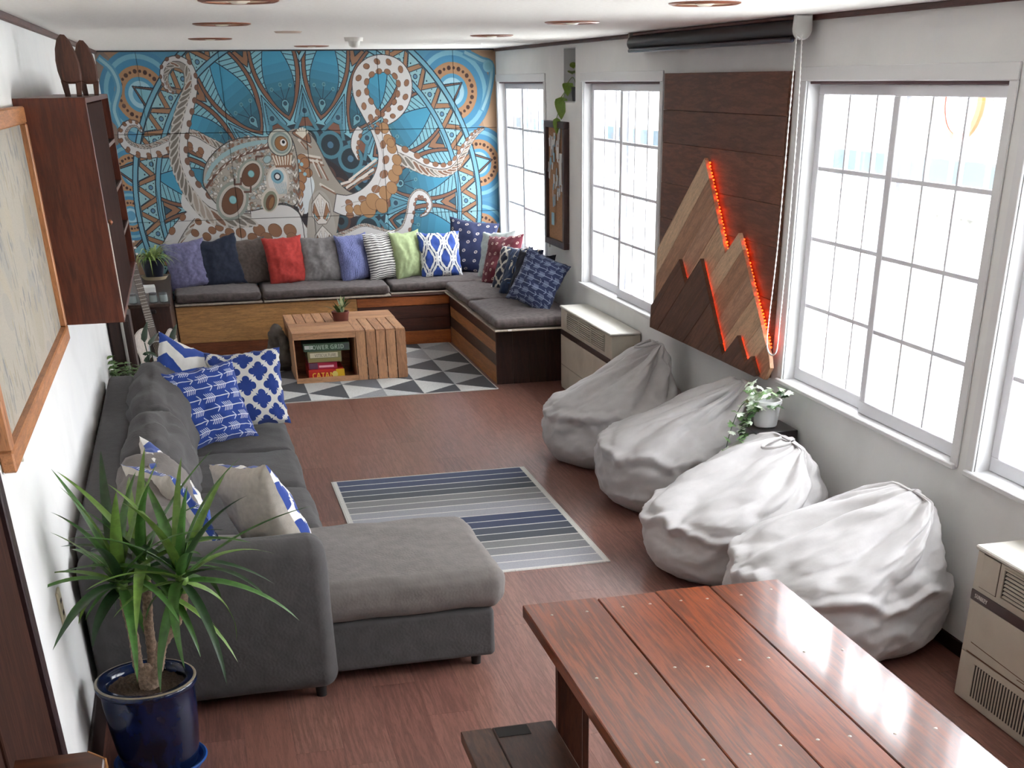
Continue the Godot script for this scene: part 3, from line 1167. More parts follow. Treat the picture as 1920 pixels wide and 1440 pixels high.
	disc(ey[0].x + 2, ey[0].y + 2, 38, Color8(128, 146, 142))
	disc(ey[0].x + 3, ey[0].y + 3, 31, Color8(156, 168, 158))
	ringed(ey[0].x + 4, ey[0].y + 4, 24, Color8(164, 104, 48), Color8(96, 62, 40), 2)
	ringed(ey[0].x + 12, ey[0].y + 1, 12, Color8(228, 224, 218), Color8(120, 100, 88), 1.5)
	disc(ey[0].x + 13, ey[0].y - 1, 6, Color8(24, 24, 28))


func build_mural():
	var w := XR - XL
	var wall := struct("wall_back", box(w + 0.3, CH, 0.15, 0), mat(c8(52, 46, 44), 0.85), at((XR + XL) / 2, CH / 2, ZB - 0.105))
	var m := StandardMaterial3D.new()
	var painted := paint_mural()
	painted.adjust_bcs(0.94, 1.0, 0.74)
	m.albedo_texture = ImageTexture.create_from_image(painted)
	m.roughness = 0.75
	m.heightmap_enabled = true
	m.heightmap_texture = noise_tex("plasterbump", 0.12, 3, [grey(0), grey(1)], 512, 512, 9)
	m.heightmap_scale = 0.0
	m.heightmap_enabled = false
	# boards that carry the painting; the picture runs across their joints
	var xs := [0.0, 0.365, 1.115, 1.865, 2.615, 3.365, w]
	var ys := [0.0, 0.68, 1.44, 2.16]
	var board := mat(c8(60, 48, 42), 0.8)
	for j in 3:
		for i in 6:
			var x0: float = xs[i] + 0.001
			var x1: float = xs[i + 1] - 0.001
			var y0: float = ys[j] + 0.001
			var y1: float = ys[j + 1] - 0.001
			var st := SurfaceTool.new()
			st.begin(Mesh.PRIMITIVE_TRIANGLES)
			st.set_smooth_group(-1)
			var b := 0.0015
			var o := [Vector2(x0, y1), Vector2(x1, y1), Vector2(x1, y0), Vector2(x0, y0)]
			var n := [Vector2(x0 + b, y1 - b), Vector2(x1 - b, y1 - b), Vector2(x1 - b, y0 + b), Vector2(x0 + b, y0 + b)]
			var put := func(p: Vector2, z: float):
				st.set_uv(Vector2(p.x / w, p.y / 2.16))
				st.add_vertex(Vector3(p.x - w / 2, CH / 2 - p.y, z))
			for t in [0, 2, 1, 0, 3, 2]:
				put.call(n[t], 0.02)
			for k in 4:
				var e := (k + 1) % 4
				for q in [[o[k], 0.0], [n[e], 0.02], [o[e], 0.0], [o[k], 0.0], [n[k], 0.02], [n[e], 0.02]]:
					put.call(q[0], q[1])
			var p := obj("mural_panel", st.commit(), m, wall, at(0, 0, 0.083))
	tag(wall, "far wall painted with a pale octopus over a blue mandala", "mural")
	wall.remove_meta("category")


# ---------------------------------------------------------------- built-in corner bench and its seat pads
func build_bench():
	var light := wood("benchlight", c8(178, 122, 66), c8(212, 158, 98), Vector3(1, 0, 0), 0.45)
	var rust := wood("benchrust", c8(112, 56, 32), c8(142, 78, 46), Vector3(1, 0, 0), 0.45)
	var orange := wood("benchorange", c8(150, 78, 36), c8(186, 104, 54), Vector3(1, 0, 0), 0.4)
	var dark := wood("benchdark", c8(54, 28, 22), c8(84, 46, 36), Vector3(1, 0, 0), 0.45)
	var tan_z := wood("benchtan", c8(146, 92, 50), c8(180, 122, 74), Vector3(0, 0, 1), 0.45)
	var dark_z := wood("benchdarkz", c8(50, 30, 24), c8(78, 50, 40), Vector3(0, 0, 1), 0.45)
	var dark_y := wood("benchdarky", c8(36, 20, 17), c8(60, 34, 28), Vector3(0, 1, 0), 0.5)
	var b := thing("corner_bench", "L-shaped built-in wooden bench of mixed light and dark boards below the mural", "bench", Vector3(1.4, 0, -13.0))
	var o := Vector3(-1.4, 0, 13.0)
	var put := func(x0, x1, y0, y1, z0, z1, m, called := "board"):
		obj(called, box(x1 - x0, y1 - y0, z1 - z0, 0.003), m, b, Transform3D(Basis(), Vector3((x0 + x1) / 2, (y0 + y1) / 2, (z0 + z1) / 2) + o))
	# long run: two light sheets on a rust plinth, then orange, dark and tan boards
	put.call(-0.27, 1.458, 0.13, 0.458, -13.02, -12.99, light)
	put.call(-0.27, 1.458, 0.0, 0.129, -13.02, -12.992, rust)
	put.call(1.46, 2.388, 0.372, 0.455, -13.03, -12.998, orange)
	put.call(1.46, 2.388, 0.252, 0.371, -13.03, -13.005, dark)
	put.call(1.46, 2.388, 0.13, 0.251, -13.03, -13.006, dark)
	put.call(1.46, 2.388, 0.0, 0.129, -13.03, -13.002, orange)
	# short run along the windows
	put.call(2.39, 2.42, 0.35, 0.458, -13.0, -10.915, dark_z)
	put.call(2.392, 2.42, 0.252, 0.349, -13.0, -10.915, tan_z)
	put.call(2.392, 2.42, 0.152, 0.251, -13.0, -10.915, dark_z)
	put.call(2.39, 2.42, 0.0, 0.151, -13.0, -10.915, tan_z)
	for i in 5:
		put.call(2.39 + i * 0.149, 2.39 + (i + 1) * 0.149 - 0.001, 0.0, 0.458, -10.914, -10.894 + 0.002 * (i % 2), dark_y, "end_board")
	put.call(-0.27, 3.135, 0.459, 0.472, -13.9, -12.985, dark, "seat_board")
	put.call(2.38, 3.135, 0.459, 0.472, -12.984, -10.89, dark_z, "seat_board")
	# a pair of light screws on the dark front
	for x in [1.49, 1.56]:
		obj("screw", box(0.008, 0.008, 0.004, 0.002), mat(c8(190, 180, 160), 0.4), b, Transform3D(Basis(), Vector3(x, 0.33, -13.003) + o))
	var pad := fabric("pad", c8(66, 58, 56), c8(104, 94, 92), 5.0, 0.1, 0.5)
	var edge := fabric("padedge", c8(150, 138, 124), c8(186, 172, 156), 6.0, 0.08, 0.2)
	var pads := [[-0.262, 0.545, -13.9, -12.93, "brown grey plush seat pad below the lilac and navy cushions"], [0.57, 1.79, -13.9, -12.93, "brown grey plush seat pad below the red and grey cushions"], [1.815, 3.1, -13.9, -13.04, "brown grey plush seat pad in the corner of the bench"], [2.345, 3.1, -13.0, -11.85, "brown grey plush seat pad along the window below the maroon cushion"], [2.335, 3.1, -11.82, -10.65, "brown grey plush seat pad overhanging the dark end of the bench"]]
	for i in pads.size():
		var p: Array = pads[i]
		var t := thing("seat_pad", p[4], "seat pad", Vector3((p[0] + p[1]) / 2, 0.473, (p[2] + p[3]) / 2), 0, "seat pads on the corner bench")
		var sx: float = p[1] - p[0]
		var sz: float = p[3] - p[2]
		obj("pad", soft(sx, 0.07, sz, 0.032, Vector3(0, 0.018, 0), 0.014, 22, 40 + i), pad, t, at(0, 0.062, 0))
		obj("piping", soft(sx + 0.012, 0.016, sz + 0.012, 0.0078, Vector3.ZERO, 0.0, 10, i), edge, t, at(0, 0.0085, 0))
		if i == 4:
			obj("care_tag", box(0.03, 0.012, 0.002, 0.0005), mat(c8(232, 232, 228), 0.7), t, at(-0.26, 0.012, sz / 2 + 0.008))


# ---------------------------------------------------------------- rugs
func mat_tex(img: Image, rough := 0.95, bump := 0.1) -> StandardMaterial3D:
	var m := StandardMaterial3D.new()
	m.albedo_texture = ImageTexture.create_from_image(img)
	m.roughness = rough
	m.rim_enabled = true
	m.rim = 0.2
	return m


# thin sheet with the picture on its top, lying in x and z; centred, bottom at y = 0
func mat_sheet(w: float, d: float, t: float) -> ArrayMesh:
	var st := SurfaceTool.new()
	st.begin(Mesh.PRIMITIVE_TRIANGLES)
	st.set_smooth_group(-1)
	var c := [Vector2(-w / 2, -d / 2), Vector2(w / 2, -d / 2), Vector2(w / 2, d / 2), Vector2(-w / 2, d / 2)]
	var put := func(p: Vector2, y: float):
		st.set_uv(Vector2(p.x / w + 0.5, p.y / d + 0.5))
		st.add_vertex(Vector3(p.x, y, p.y))
	for k in [0, 1, 2, 0, 2, 3]:
		put.call(c[k] * 0.998, t)
	for k in 4:
		var e := (k + 1) % 4
		for q in [[c[k], 0.0], [c[e] * 0.998, t], [c[k] * 0.998, t], [c[k], 0.0], [c[e], 0.0], [c[e] * 0.998, t]]:
			put.call(q[0], q[1])
	return st.commit()


func speckle(img: Image, amount: float, seed_: int):
	var r := RandomNumberGenerator.new()
	r.seed = seed_
	for i in img.get_width() * img.get_height() / 3:
		var x := r.randi() % img.get_width()
		var y := r.randi() % img.get_height()
		var c := img.get_pixel(x, y)
		var k := 1.0 + r.randf_range(-amount, amount)
		img.set_pixel(x, y, Color(c.r * k, c.g * k, c.b * k))


func build_rugs():
	# triangles in greys: columns run towards the mural, every second one shifted by half a triangle
	var w := 2.41
	var d := 2.27
	var k := 200.0
	new_image(int(w * k), int(d * k), Color8(196, 196, 194))
	var r := RandomNumberGenerator.new()
	r.seed = 21
	var tones := [Color8(60, 62, 68), Color8(68, 70, 76), Color8(112, 114, 120), Color8(62, 64, 70), Color8(140, 141, 144)]
	var pale := [Color8(206, 206, 203), Color8(190, 191, 190), Color8(168, 170, 172), Color8(214, 214, 210)]
	var cw := 0.319 * k
	var rh := 0.57 * k
	for i in 8:
		var x1 := w * k - i * cw
		var x0 := x1 - cw
		for j in range(-1, 5):
			var y := j * rh + (i % 2) * rh * 0.5
			fill(PackedVector2Array([Vector2(x0, y - rh / 2), Vector2(x1, y), Vector2(x0, y + rh / 2)]), pale[r.randi() % 4])
			fill(PackedVector2Array([Vector2(x1, y), Vector2(x1, y + rh), Vector2(x0, y + rh / 2)]), tones[r.randi() % 5])
	speckle(im, 0.12, 5)
	var rug := thing("area_rug", "grey and white area rug with a triangle pattern under the crate table", "rug", Vector3(2.351 - w / 2, 0.0, -13.0 + 0.012 + d / 2))
	obj("pile", mat_sheet(w, d, 0.008), mat_tex(im), rug)
	for q in [blk(-w / 2, w / 2, 0, 0.007, d / 2, d / 2 + 0.012, 0.002), blk(w / 2, w / 2 + 0.012, 0, 0.007, -d / 2, d / 2, 0.002)]:
		obj("binding", q[0], mat(c8(206, 204, 198), 0.95), rug, q[1])
	# stripes: two runs from navy to pale grey
	w = 1.31
	d = 2.01
	new_image(328, 803, Color8(206, 204, 198))
	var cols := [Color8(46, 60, 92), Color8(48, 60, 90), Color8(62, 70, 84), Color8(66, 72, 80), Color8(122, 122, 122), Color8(126, 126, 128), Color8(150, 150, 156), Color8(158, 158, 164)]
	for i in 16:
		var y0 := 6 + i * 49.5
		fill(PackedVector2Array([Vector2(7, y0), Vector2(321, y0), Vector2(321, y0 + 44), Vector2(7, y0 + 44)]), cols[i % 8])
	speckle(im, 0.1, 6)
	var s := thing("area_rug", "striped area rug in navy, grey and white between sofa and beanbags", "rug", Vector3(1.316, 0.0, -7.235))
	obj("pile", mat_sheet(w, d, 0.006), mat_tex(im), s)
	for q in [blk(-w / 2 - 0.008, -w / 2, 0, 0.006, -d / 2, d / 2, 0.001), blk(w / 2, w / 2 + 0.008, 0, 0.006, -d / 2, d / 2, 0.001)]:
		obj("binding", q[0], mat(c8(206, 204, 198), 0.95), s, q[1])


# ---------------------------------------------------------------- sofa
func build_sofa():
	var f := fabric("sofa", c8(66, 65, 66), c8(80, 78, 78), 3.0, 0.14, 0.4)
	var worn := fabric("sofaworn_lit", c8(106, 101, 98), c8(120, 114, 110), 3.2, 0.14, 0.4)  # lighter from wear, with window light on the chaise also put into the colour
	var s := thing("sectional_sofa", "long charcoal sectional sofa with a chaise, against the wall below the upper cabinet", "sofa", Vector3(-0.1, 0, -6.8))
	var o := Vector3(0.1, 0, 6.8)
	var put := func(called, x0, x1, y0, y1, z0, z1, r, puff, rumple, m, seed_ := 1):
		obj(called, soft(x1 - x0, y1 - y0, z1 - z0, r, puff, rumple, 18, seed_), m, s, Transform3D(Basis(), Vector3((x0 + x1) / 2, (y0 + y1) / 2, (z0 + z1) / 2) + o))
	var z0 := Vector3.ZERO
	put.call("arm", -0.635, 0.34, 0.05, 0.712, -5.055, -4.872, 0.07, Vector3(0, 0.0, 0.01), 0.004, f)
	put.call("arm", -0.635, 0.36, 0.05, 0.70, -8.45, -8.27, 0.07, Vector3(0, 0.0, 0.01), 0.004, f)
	put.call("back_rest", -0.635, -0.47, 0.05, 0.76, -8.27, -5.055, 0.04, z0, 0.0, f)
	put.call("base", -0.47, 0.36, 0.07, 0.285, -8.27, -5.9, 0.02, z0, 0.0, f)
	put.call("chaise_base", -0.47, 1.06, 0.055, 0.283, -5.9, -5.03, 0.025, z0, 0.0, f)
	put.call("seat_cushion", -0.3, 0.41, 0.285, 0.45, -6.655, -5.905, 0.06, Vector3(0.01, 0.02, 0), 0.012, f, 3)
	put.call("seat_cushion", -0.3, 0.40, 0.285, 0.45, -7.435, -6.66, 0.06, Vector3(0.01, 0.025, 0), 0.012, f, 4)
	put.call("seat_cushion", -0.3, 0.40, 0.285, 0.44, -8.265, -7.44, 0.06, Vector3(0.01, 0.02, 0), 0.012, f, 5)
	put.call("chaise_cushion", -0.3, 1.115, 0.285, 0.462, -5.9, -5.0, 0.07, Vector3(0.01, 0.012, 0.0), 0.014, worn, 6)
	# rounded back cushions leaning on the back rest
	var bz := [[-5.98, -5.09], [-6.90, -6.0], [-8.25, -6.92]]
	for i in 3:
		var m := soft(0.28, 0.43, bz[i][1] - bz[i][0], 0.115, Vector3(0.03, 0.03, 0.01), 0.04, 20, 12 + i)
		obj("back_cushion", m, [worn, f, f][i], s, turned(Vector3(-0.325, 0.625, (bz[i][0] + bz[i][1]) / 2) + o, Vector3(0, 0, 0.2)))
	var lm := mat(c8(26, 24, 24), 0.5)
	for p in [Vector3(0.26, 0, -4.95), Vector3(-0.56, 0, -4.95), Vector3(0.98, 0, -5.1), Vector3(0.98, 0, -5.8), Vector3(0.28, 0, -6.7), Vector3(0.28, 0, -8.36), Vector3(-0.56, 0, -8.36)]:
		obj("leg", lathe_hard([Vector2(0, 0), Vector2(0.022, 0), Vector2(0.026, 0.07), Vector2(0, 0.07)], 16), lm, s, Transform3D(Basis(), p + o))


# ---------------------------------------------------------------- beanbags
# rows of [height, shift towards the peak 0..1, radius across, radius along the wall]
func beanbag(label: String, base: Vector3, peak: Vector3, ridge: float, seed_: int, r := 0.5, strap := false):
	var t := thing("beanbag", label, "beanbag", base, 0, "pale grey beanbags under the windows")
	var keys := [[0.0, 0.0, 0.0, 0.0], [0.0, 0.0, 0.62, 0.62], [0.012, 0.0, 0.78, 0.78], [0.07, 0.0, 0.93, 0.93], [0.16, 0.0, 1.0, 1.0], [0.26, 0.0, 1.0, 1.0], [0.34, 0.0, 0.95, 0.97], [0.39, 0.03, 0.88, 0.91], [0.425, 0.10, 0.79, 0.84], [0.47, 0.23, 0.66, 0.72], [0.52, 0.40, 0.50, 0.6], [0.58, 0.60, 0.33, 0.46], [0.64, 0.80, 0.17, 0.34], [0.682, 0.93, 0.085, 0.25], [0.698, 0.99, 0.03, 0.19], [0.70, 1.0, 0.0, 0.0]]
	var ks := []
	for k in keys:
		ks.append(Vector4(k[0], k[1], k[2], k[3]))
	var rows := curve_pts(ks, 8)
	var n := rows.size() - 1
	var ns := FastNoiseLite.new()
	ns.seed = seed_
	ns.frequency = 1.0
	ns.fractal_octaves = 3
	var sharp := FastNoiseLite.new()
	sharp.seed = seed_ + 7
	sharp.frequency = 1.0
	sharp.fractal_type = FastNoiseLite.FRACTAL_RIDGED
	sharp.fractal_octaves = 2
	var d := peak - base
	var ph := seed_ * 1.7
	var m := grid(150, n, func(u, v):
		var q: Vector4 = rows[roundi(v * n)]
		var a: float = -u * TAU
		var hgt := q.x / 0.70
		var up := smoothstep(0.45, 1.0, hgt)
		var dir := Vector3(cos(a), 0, sin(a))
		var rx: float = maxf(q.z, 0.0) * r
		var rz: float = lerpf(maxf(q.w, 0.0) * r, maxf(q.w, 0.0) * r * ridge / 0.2, up)
		var p := Vector3(d.x * q.y, q.x / 0.70 * d.y, d.z * q.y) + Vector3(dir.x * rx, 0, dir.z * rz)
		var out := Vector3(dir.x, 0.35 * hgt, dir.z).normalized()
		# folds gathered towards the peak
		var fold := absf(sin(a * 3.0 + ph + 1.6 * ns.get_noise_2d(hgt * 1.4, ph))) - 0.5
		fold += 0.6 * (absf(sin(a * 5.5 - ph + 2.0 * ns.get_noise_2d(ph, hgt * 1.8))) - 0.5)
		p += out * fold * 0.06 * smoothstep(0.42, 0.75, hgt) * (1.0 - smoothstep(0.88, 1.0, hgt))
		# broad lumps and long sagging creases
		var rim := 1.0 if hgt > 0.03 else hgt / 0.03
		p += out * 0.045 * rim * ns.get_noise_3d(dir.x * 0.8 + ph, hgt * 1.3, dir.z * 0.8)
		p += out * 0.014 * rim * (sharp.get_noise_3d(dir.x * 0.8 + ph, hgt * 2.6 + 0.6 * ns.get_noise_2d(dir.x + ph, dir.z), dir.z * 0.8) - 0.3)
		p += out * 0.010 * rim * sharp.get_noise_3d(dir.x * 2.2 - ph, hgt * 5.0, dir.z * 2.2 + ph)
		# the cover hangs over the belly in a lip
		var edge := 0.52 + 0.10 * ns.get_noise_2d(cos(a) * 1.5 + ph, sin(a) * 1.5)
		var lip := smoothstep(edge - 0.10, edge - 0.015, hgt) * (1.0 - smoothstep(edge - 0.015, edge + 0.03, hgt))
		p += out * 0.035 * lip
		p.x = minf(p.x, 3.118 - base.x)
		p.y = maxf(p.y, 0.002 if hgt > 0.02 else 0.0)
		return p, true)
	obj("cover", m, fabric("canvas", c8(188, 185, 184), c8(203, 200, 199), 3.0, 0.05, 0.25), t)
	if strap:
		var s := []
		for i in 13:
			var a := PI * i / 12.0
			s.append(d + Vector3(-0.03 - 0.13 * sin(a), 0.012 - 0.028 * sin(a), cos(a) * 0.06))
		obj("handle", tube(curve_pts(s, 2), 0.009, 8), fabric("canvas", c8(196, 193, 192), c8(214, 211, 210)), t)


func build_beanbags():
	beanbag("pale grey beanbag farthest from the table, its peak beside the small black stand", Vector3(2.66, 0, -8.30), Vector3(2.98, 0.73, -8.40), 0.16, 3, 0.485, true)
	beanbag("pale grey beanbag under the mountain panel, beside the ivy stand", Vector3(2.72, 0, -7.22), Vector3(3.04, 0.74, -7.07), 0.16, 8, 0.5)
	beanbag("white beanbag with a looped handle, in front of the ivy stand", Vector3(2.60, 0, -5.99), Vector3(2.93, 0.62, -6.08), 0.38, 15, 0.48, true)
	beanbag("white beanbag closest to the picnic table", Vector3(2.68, 0, -4.97), Vector3(2.98, 0.68, -4.9), 0.32, 27, 0.51)


# ---------------------------------------------------------------- picnic table and bench
func build_table():
	var tops := []
	for i in 4:
		tops.append(wood("tabletop%d" % i, c8([78, 86, 92, 80][i], [34, 38, 38, 36][i], [14, 16, 15, 16][i]), c8([152, 160, 170, 150][i], [72, 76, 80, 73][i], [29, 31, 30, 32][i]), Vector3(0, 0, 1), 0.3, 1.7, 1.0, 0.006, 0.05))
	var side := wood("tableside", c8(50, 26, 17), c8(92, 50, 30), Vector3(0, 1, 0), 0.4)
	var t := thing("picnic_table", "glossy red-brown plank table beside the window, in front of the beanbags", "table", Vector3(1.38, 0, -2.85))
	var xs := [0.911, 1.178, 1.392, 1.594, 1.858]
	var z0 := -3.865
	var z1 := -1.75
	for i in 4:
		obj("plank", box(xs[i + 1] - xs[i] - 0.003, 0.045, z1 - z0 - 0.01 * (i % 2), 0.003), tops[i], t, at((xs[i] + xs[i + 1]) / 2 - 1.38, 0.7275, (z0 + z1) / 2 + 2.85 + 0.004 * (i % 2)))
	var sm := mat(c8(196, 188, 176), 0.3, "screw")
	sm.metallic = 0.8
	for z in [-3.755, -3.22, -2.66, -2.1]:
		for i in 4:
			for k in [0.28, 0.74]:
				obj("screw", lathe([Vector2(0.0055, 0), Vector2(0.004, 0.0012), Vector2(0, 0.0016)], 10), sm, t, at(lerpf(xs[i], xs[i + 1], k) - 1.38, 0.7502, z + 2.85 + rng.randf_range(-0.015, 0.015)))
		obj("cross_bar", box(0.84, 0.06, 0.08, 0.004), side, t, at(0.005, 0.674, z + 2.85))
	for x in [1.008, 1.79]:
		for z in [-3.60, -2.0]:
			obj("leg", box(0.085, 0.70, 0.035, 0.003), side, t, at(x - 1.38 - 0.02, 0.352, z + 2.85 + 0.06))
			obj("leg_board", box(0.03, 0.70, 0.13, 0.003), side, t, at(x - 1.38 + 0.04 * (1 if x < 1.3 else -1), 0.352, z + 2.85 - 0.022))
		obj("stretcher", box(0.05, 0.09, 1.6, 0.003), side, t, at(x - 1.38, 0.2, 0.05))
	var b := thing("picnic_bench", "low dark wooden bench beside the plank table", "bench", Vector3(0.77, 0, -2.9))
	var bw := wood("benchtop", c8(58, 34, 24), c8(106, 70, 50), Vector3(0, 0, 1), 0.4, 1.4)
	var bw2 := wood("benchtop2", c8(46, 27, 20), c8(84, 52, 38), Vector3(0, 0, 1), 0.4, 1.4)
	obj("plank", box(0.105, 0.04, 1.5, 0.003), bw, b, at(-0.095, 0.43, 0.08))
	obj("plank", box(0.205, 0.04, 1.5, 0.003), bw2, b, at(0.062, 0.43, 0.08))
	obj("tape_patch", box(0.11, 0.0012, 0.07, 0.0004), mat(c8(38, 34, 33), 0.7), b, at(0.02, 0.451, -0.625))
	for z in [-0.6, 0.6]:
		obj("leg", box(0.28, 0.41, 0.04, 0.003), side, b, at(0, 0.205, z + 0.08))
	obj("stretcher", box(0.04, 0.08, 1.2, 0.003), side, b, at(0, 0.25, 0.08))
	# corner of a console by the door
	var c := thing("console_table", "dark wooden console top with a cut-off corner by the door", "table", Vector3(-0.52, 0, -2.6))
	var p := PackedVector2Array([Vector2(-0.125, -0.5), Vector2(0.12, -0.5), Vector2(0.12, 0.30), Vector2(0.075, 0.352), Vector2(-0.125, 0.352)])
	obj("top", slab(p, 0.03, 0.004), wood("consoletop", c8(56, 28, 18), c8(96, 52, 32), Vector3(1, 0, 0), 0.3), c, turned(Vector3(0, 0.835, 0), Vector3(-PI / 2, 0, 0)))
	obj("edge_band", slab(PackedVector2Array([Vector2(0.1195, 0.30), Vector2(0.1245, 0.302), Vector2(0.0785, 0.3555), Vector2(0.075, 0.3515)]), 0.028, 0.001), mat(c8(186, 134, 80), 0.4), c, turned(Vector3(0, 0.835, 0), Vector3(-PI / 2, 0, 0)))
	for z in [-0.3, 0.45]:
		obj("leg", box(0.05, 0.82, 0.05, 0.004), side, c, at(-0.03, 0.41, z))


# ---------------------------------------------------------------- floor-standing heaters
func heater(label: String, z0: float, z1: float, near: bool):
	var shell := StandardMaterial3D.new()
	shell.albedo_texture = noise_tex("enamel", 0.01, 4, [c8(176, 168, 152), c8(192, 184, 168), c8(184, 176, 160)], 256, 256, 61)
	shell.uv1_triplanar = true
	shell.uv1_scale = Vector3.ONE * 0.8
	shell.roughness = 0.5
	var seam := mat(c8(72, 58, 46), 0.7)
	var dark := mat(c8(36, 30, 28), 0.6)
	var L := z1 - z0
	var t := thing("fan_heater", label, "heater", Vector3(2.893 + 0.12, 0, (z0 + z1) / 2), 0, "cream fan heaters under the windows")
	obj("body", box(0.232, 0.645, L, 0.006), shell, t, at(0.004, 0.3245, 0))
	obj("lid", box(0.246, 0.017, L + 0.008, 0.005), mat(c8(206, 202, 192), 0.35), t, at(-0.001, 0.6565, 0))
	var x := -0.1145
	# stripe, seams and frames lie on the front
	var st := obj("stripe", box(0.006, 0.042, L - 0.02, 0.001), mat(c8(66, 50, 48), 0.4), t, at(x, 0.461, 0))
	obj("front_panel", box(0.006, 0.215 if near else 0.405, L - 0.03, 0.003), shell, t, at(x, 0.331 if near else 0.235, 0))
	if near:
		obj("front_panel", box(0.006, 0.2, L - 0.03, 0.003), shell, t, at(x, 0.115, 0))
		obj("rust_line", box(0.004, 0.006, L * 0.85, 0.0005), mat(c8(104, 74, 52), 0.9), t, at(x, 0.2205, -0.06))
		for q in [[-0.44, 0.262, 0.4, 0.03], [-0.15, 0.250, 0.3, -0.03]]:
			obj("rust_line", box(0.0015, 0.0035, q[2], 0.0004), mat(c8(112, 84, 60), 0.9), t, turned(Vector3(x - 0.0028, q[1], q[0]), Vector3(q[3], 0, 0)))
		obj("lettering", text_mesh("SUNKEY", 0.024, 0.001), mat(c8(210, 204, 196), 0.5), st, turned(Vector3(-0.0036, 0.001, -L / 2 + 0.085), Vector3(0, -PI / 2, 0)))
	else:
		obj("front_panel", box(0.003, 0.008, L - 0.05, 0.001), mat(c8(150, 142, 128), 0.6), t, at(x - 0.0028, 0.2, 0))
	# louvres in the upper part
	var a := -L / 2 + (0.21 if near else 0.21)
	var b := L / 2 - 0.17
	var lo := 0.515
	var hi := 0.628
	obj("louvre_recess", box(0.004, hi - lo, b - a, 0.001), dark, t, at(x + 0.0005, (lo + hi) / 2, (a + b) / 2))
	for k in 3:
		var c0 := lerpf(a, b, k / 3.0) + 0.012
		var c1 := lerpf(a, b, (k + 1) / 3.0) - 0.012
		for i in 7:
			obj("louvre", box(0.012, 0.006, c1 - c0, 0.002), shell, t, turned(Vector3(x - 0.003, lerpf(lo + 0.01, hi - 0.01, i / 6.0), (c0 + c1) / 2), Vector3(0, 0, 0.5)))
	obj("louvre_frame", joined([blk(x - 0.006, x, lo - 0.006, lo, a, b), blk(x - 0.006, x, hi, hi + 0.006, a, b), blk(x - 0.006, x, lo - 0.006, hi + 0.006, a - 0.006, a), blk(x - 0.006, x, lo - 0.006, hi + 0.006, b, b + 0.006), blk(x - 0.006, x, lo, hi, lerpf(a, b, 1 / 3.0) - 0.008, lerpf(a, b, 1 / 3.0) + 0.008), blk(x - 0.006, x, lo, hi, lerpf(a, b, 2 / 3.0) - 0.008, lerpf(a, b, 2 / 3.0) + 0.008)]), shell, t)
	if near:
		# access door outline
		var d0 := -L / 2 + 0.052
		var d1 := d0 + 0.116
		obj("access_door_gap", box(0.002, 0.142, 0.122, 0.0005), seam, t, at(x + 0.0015, 0.572, (d0 + d1) / 2))
		obj("access_door", box(0.005, 0.136, 0.116, 0.001), shell, t, at(x + 0.0005, 0.572, (d0 + d1) / 2))
		# intake: upright slots
		obj("intake_recess", box(0.003, 0.142, L - 0.22, 0.0005), dark, t, at(x - 0.0025, 0.117, 0.01))
		for i in 60:
			obj("intake_bar", box(0.005, 0.142, 0.009, 0.001), shell, t, at(x - 0.004, 0.117, lerpf(-L / 2 + 0.125, L / 2 - 0.105, i / 59.0)))
	obj("plinth", box(0.21, 0.012, L - 0.03, 0.001), dark, t, at(0.006, 0.006, 0))


func build_heaters():
	heater("cream fan heater with a brown stripe, at the dark end of the corner bench", -10.63, -9.208, false)
	heater("worn cream fan heater with rust lines, beside the plank table", -4.207, -2.79, true)


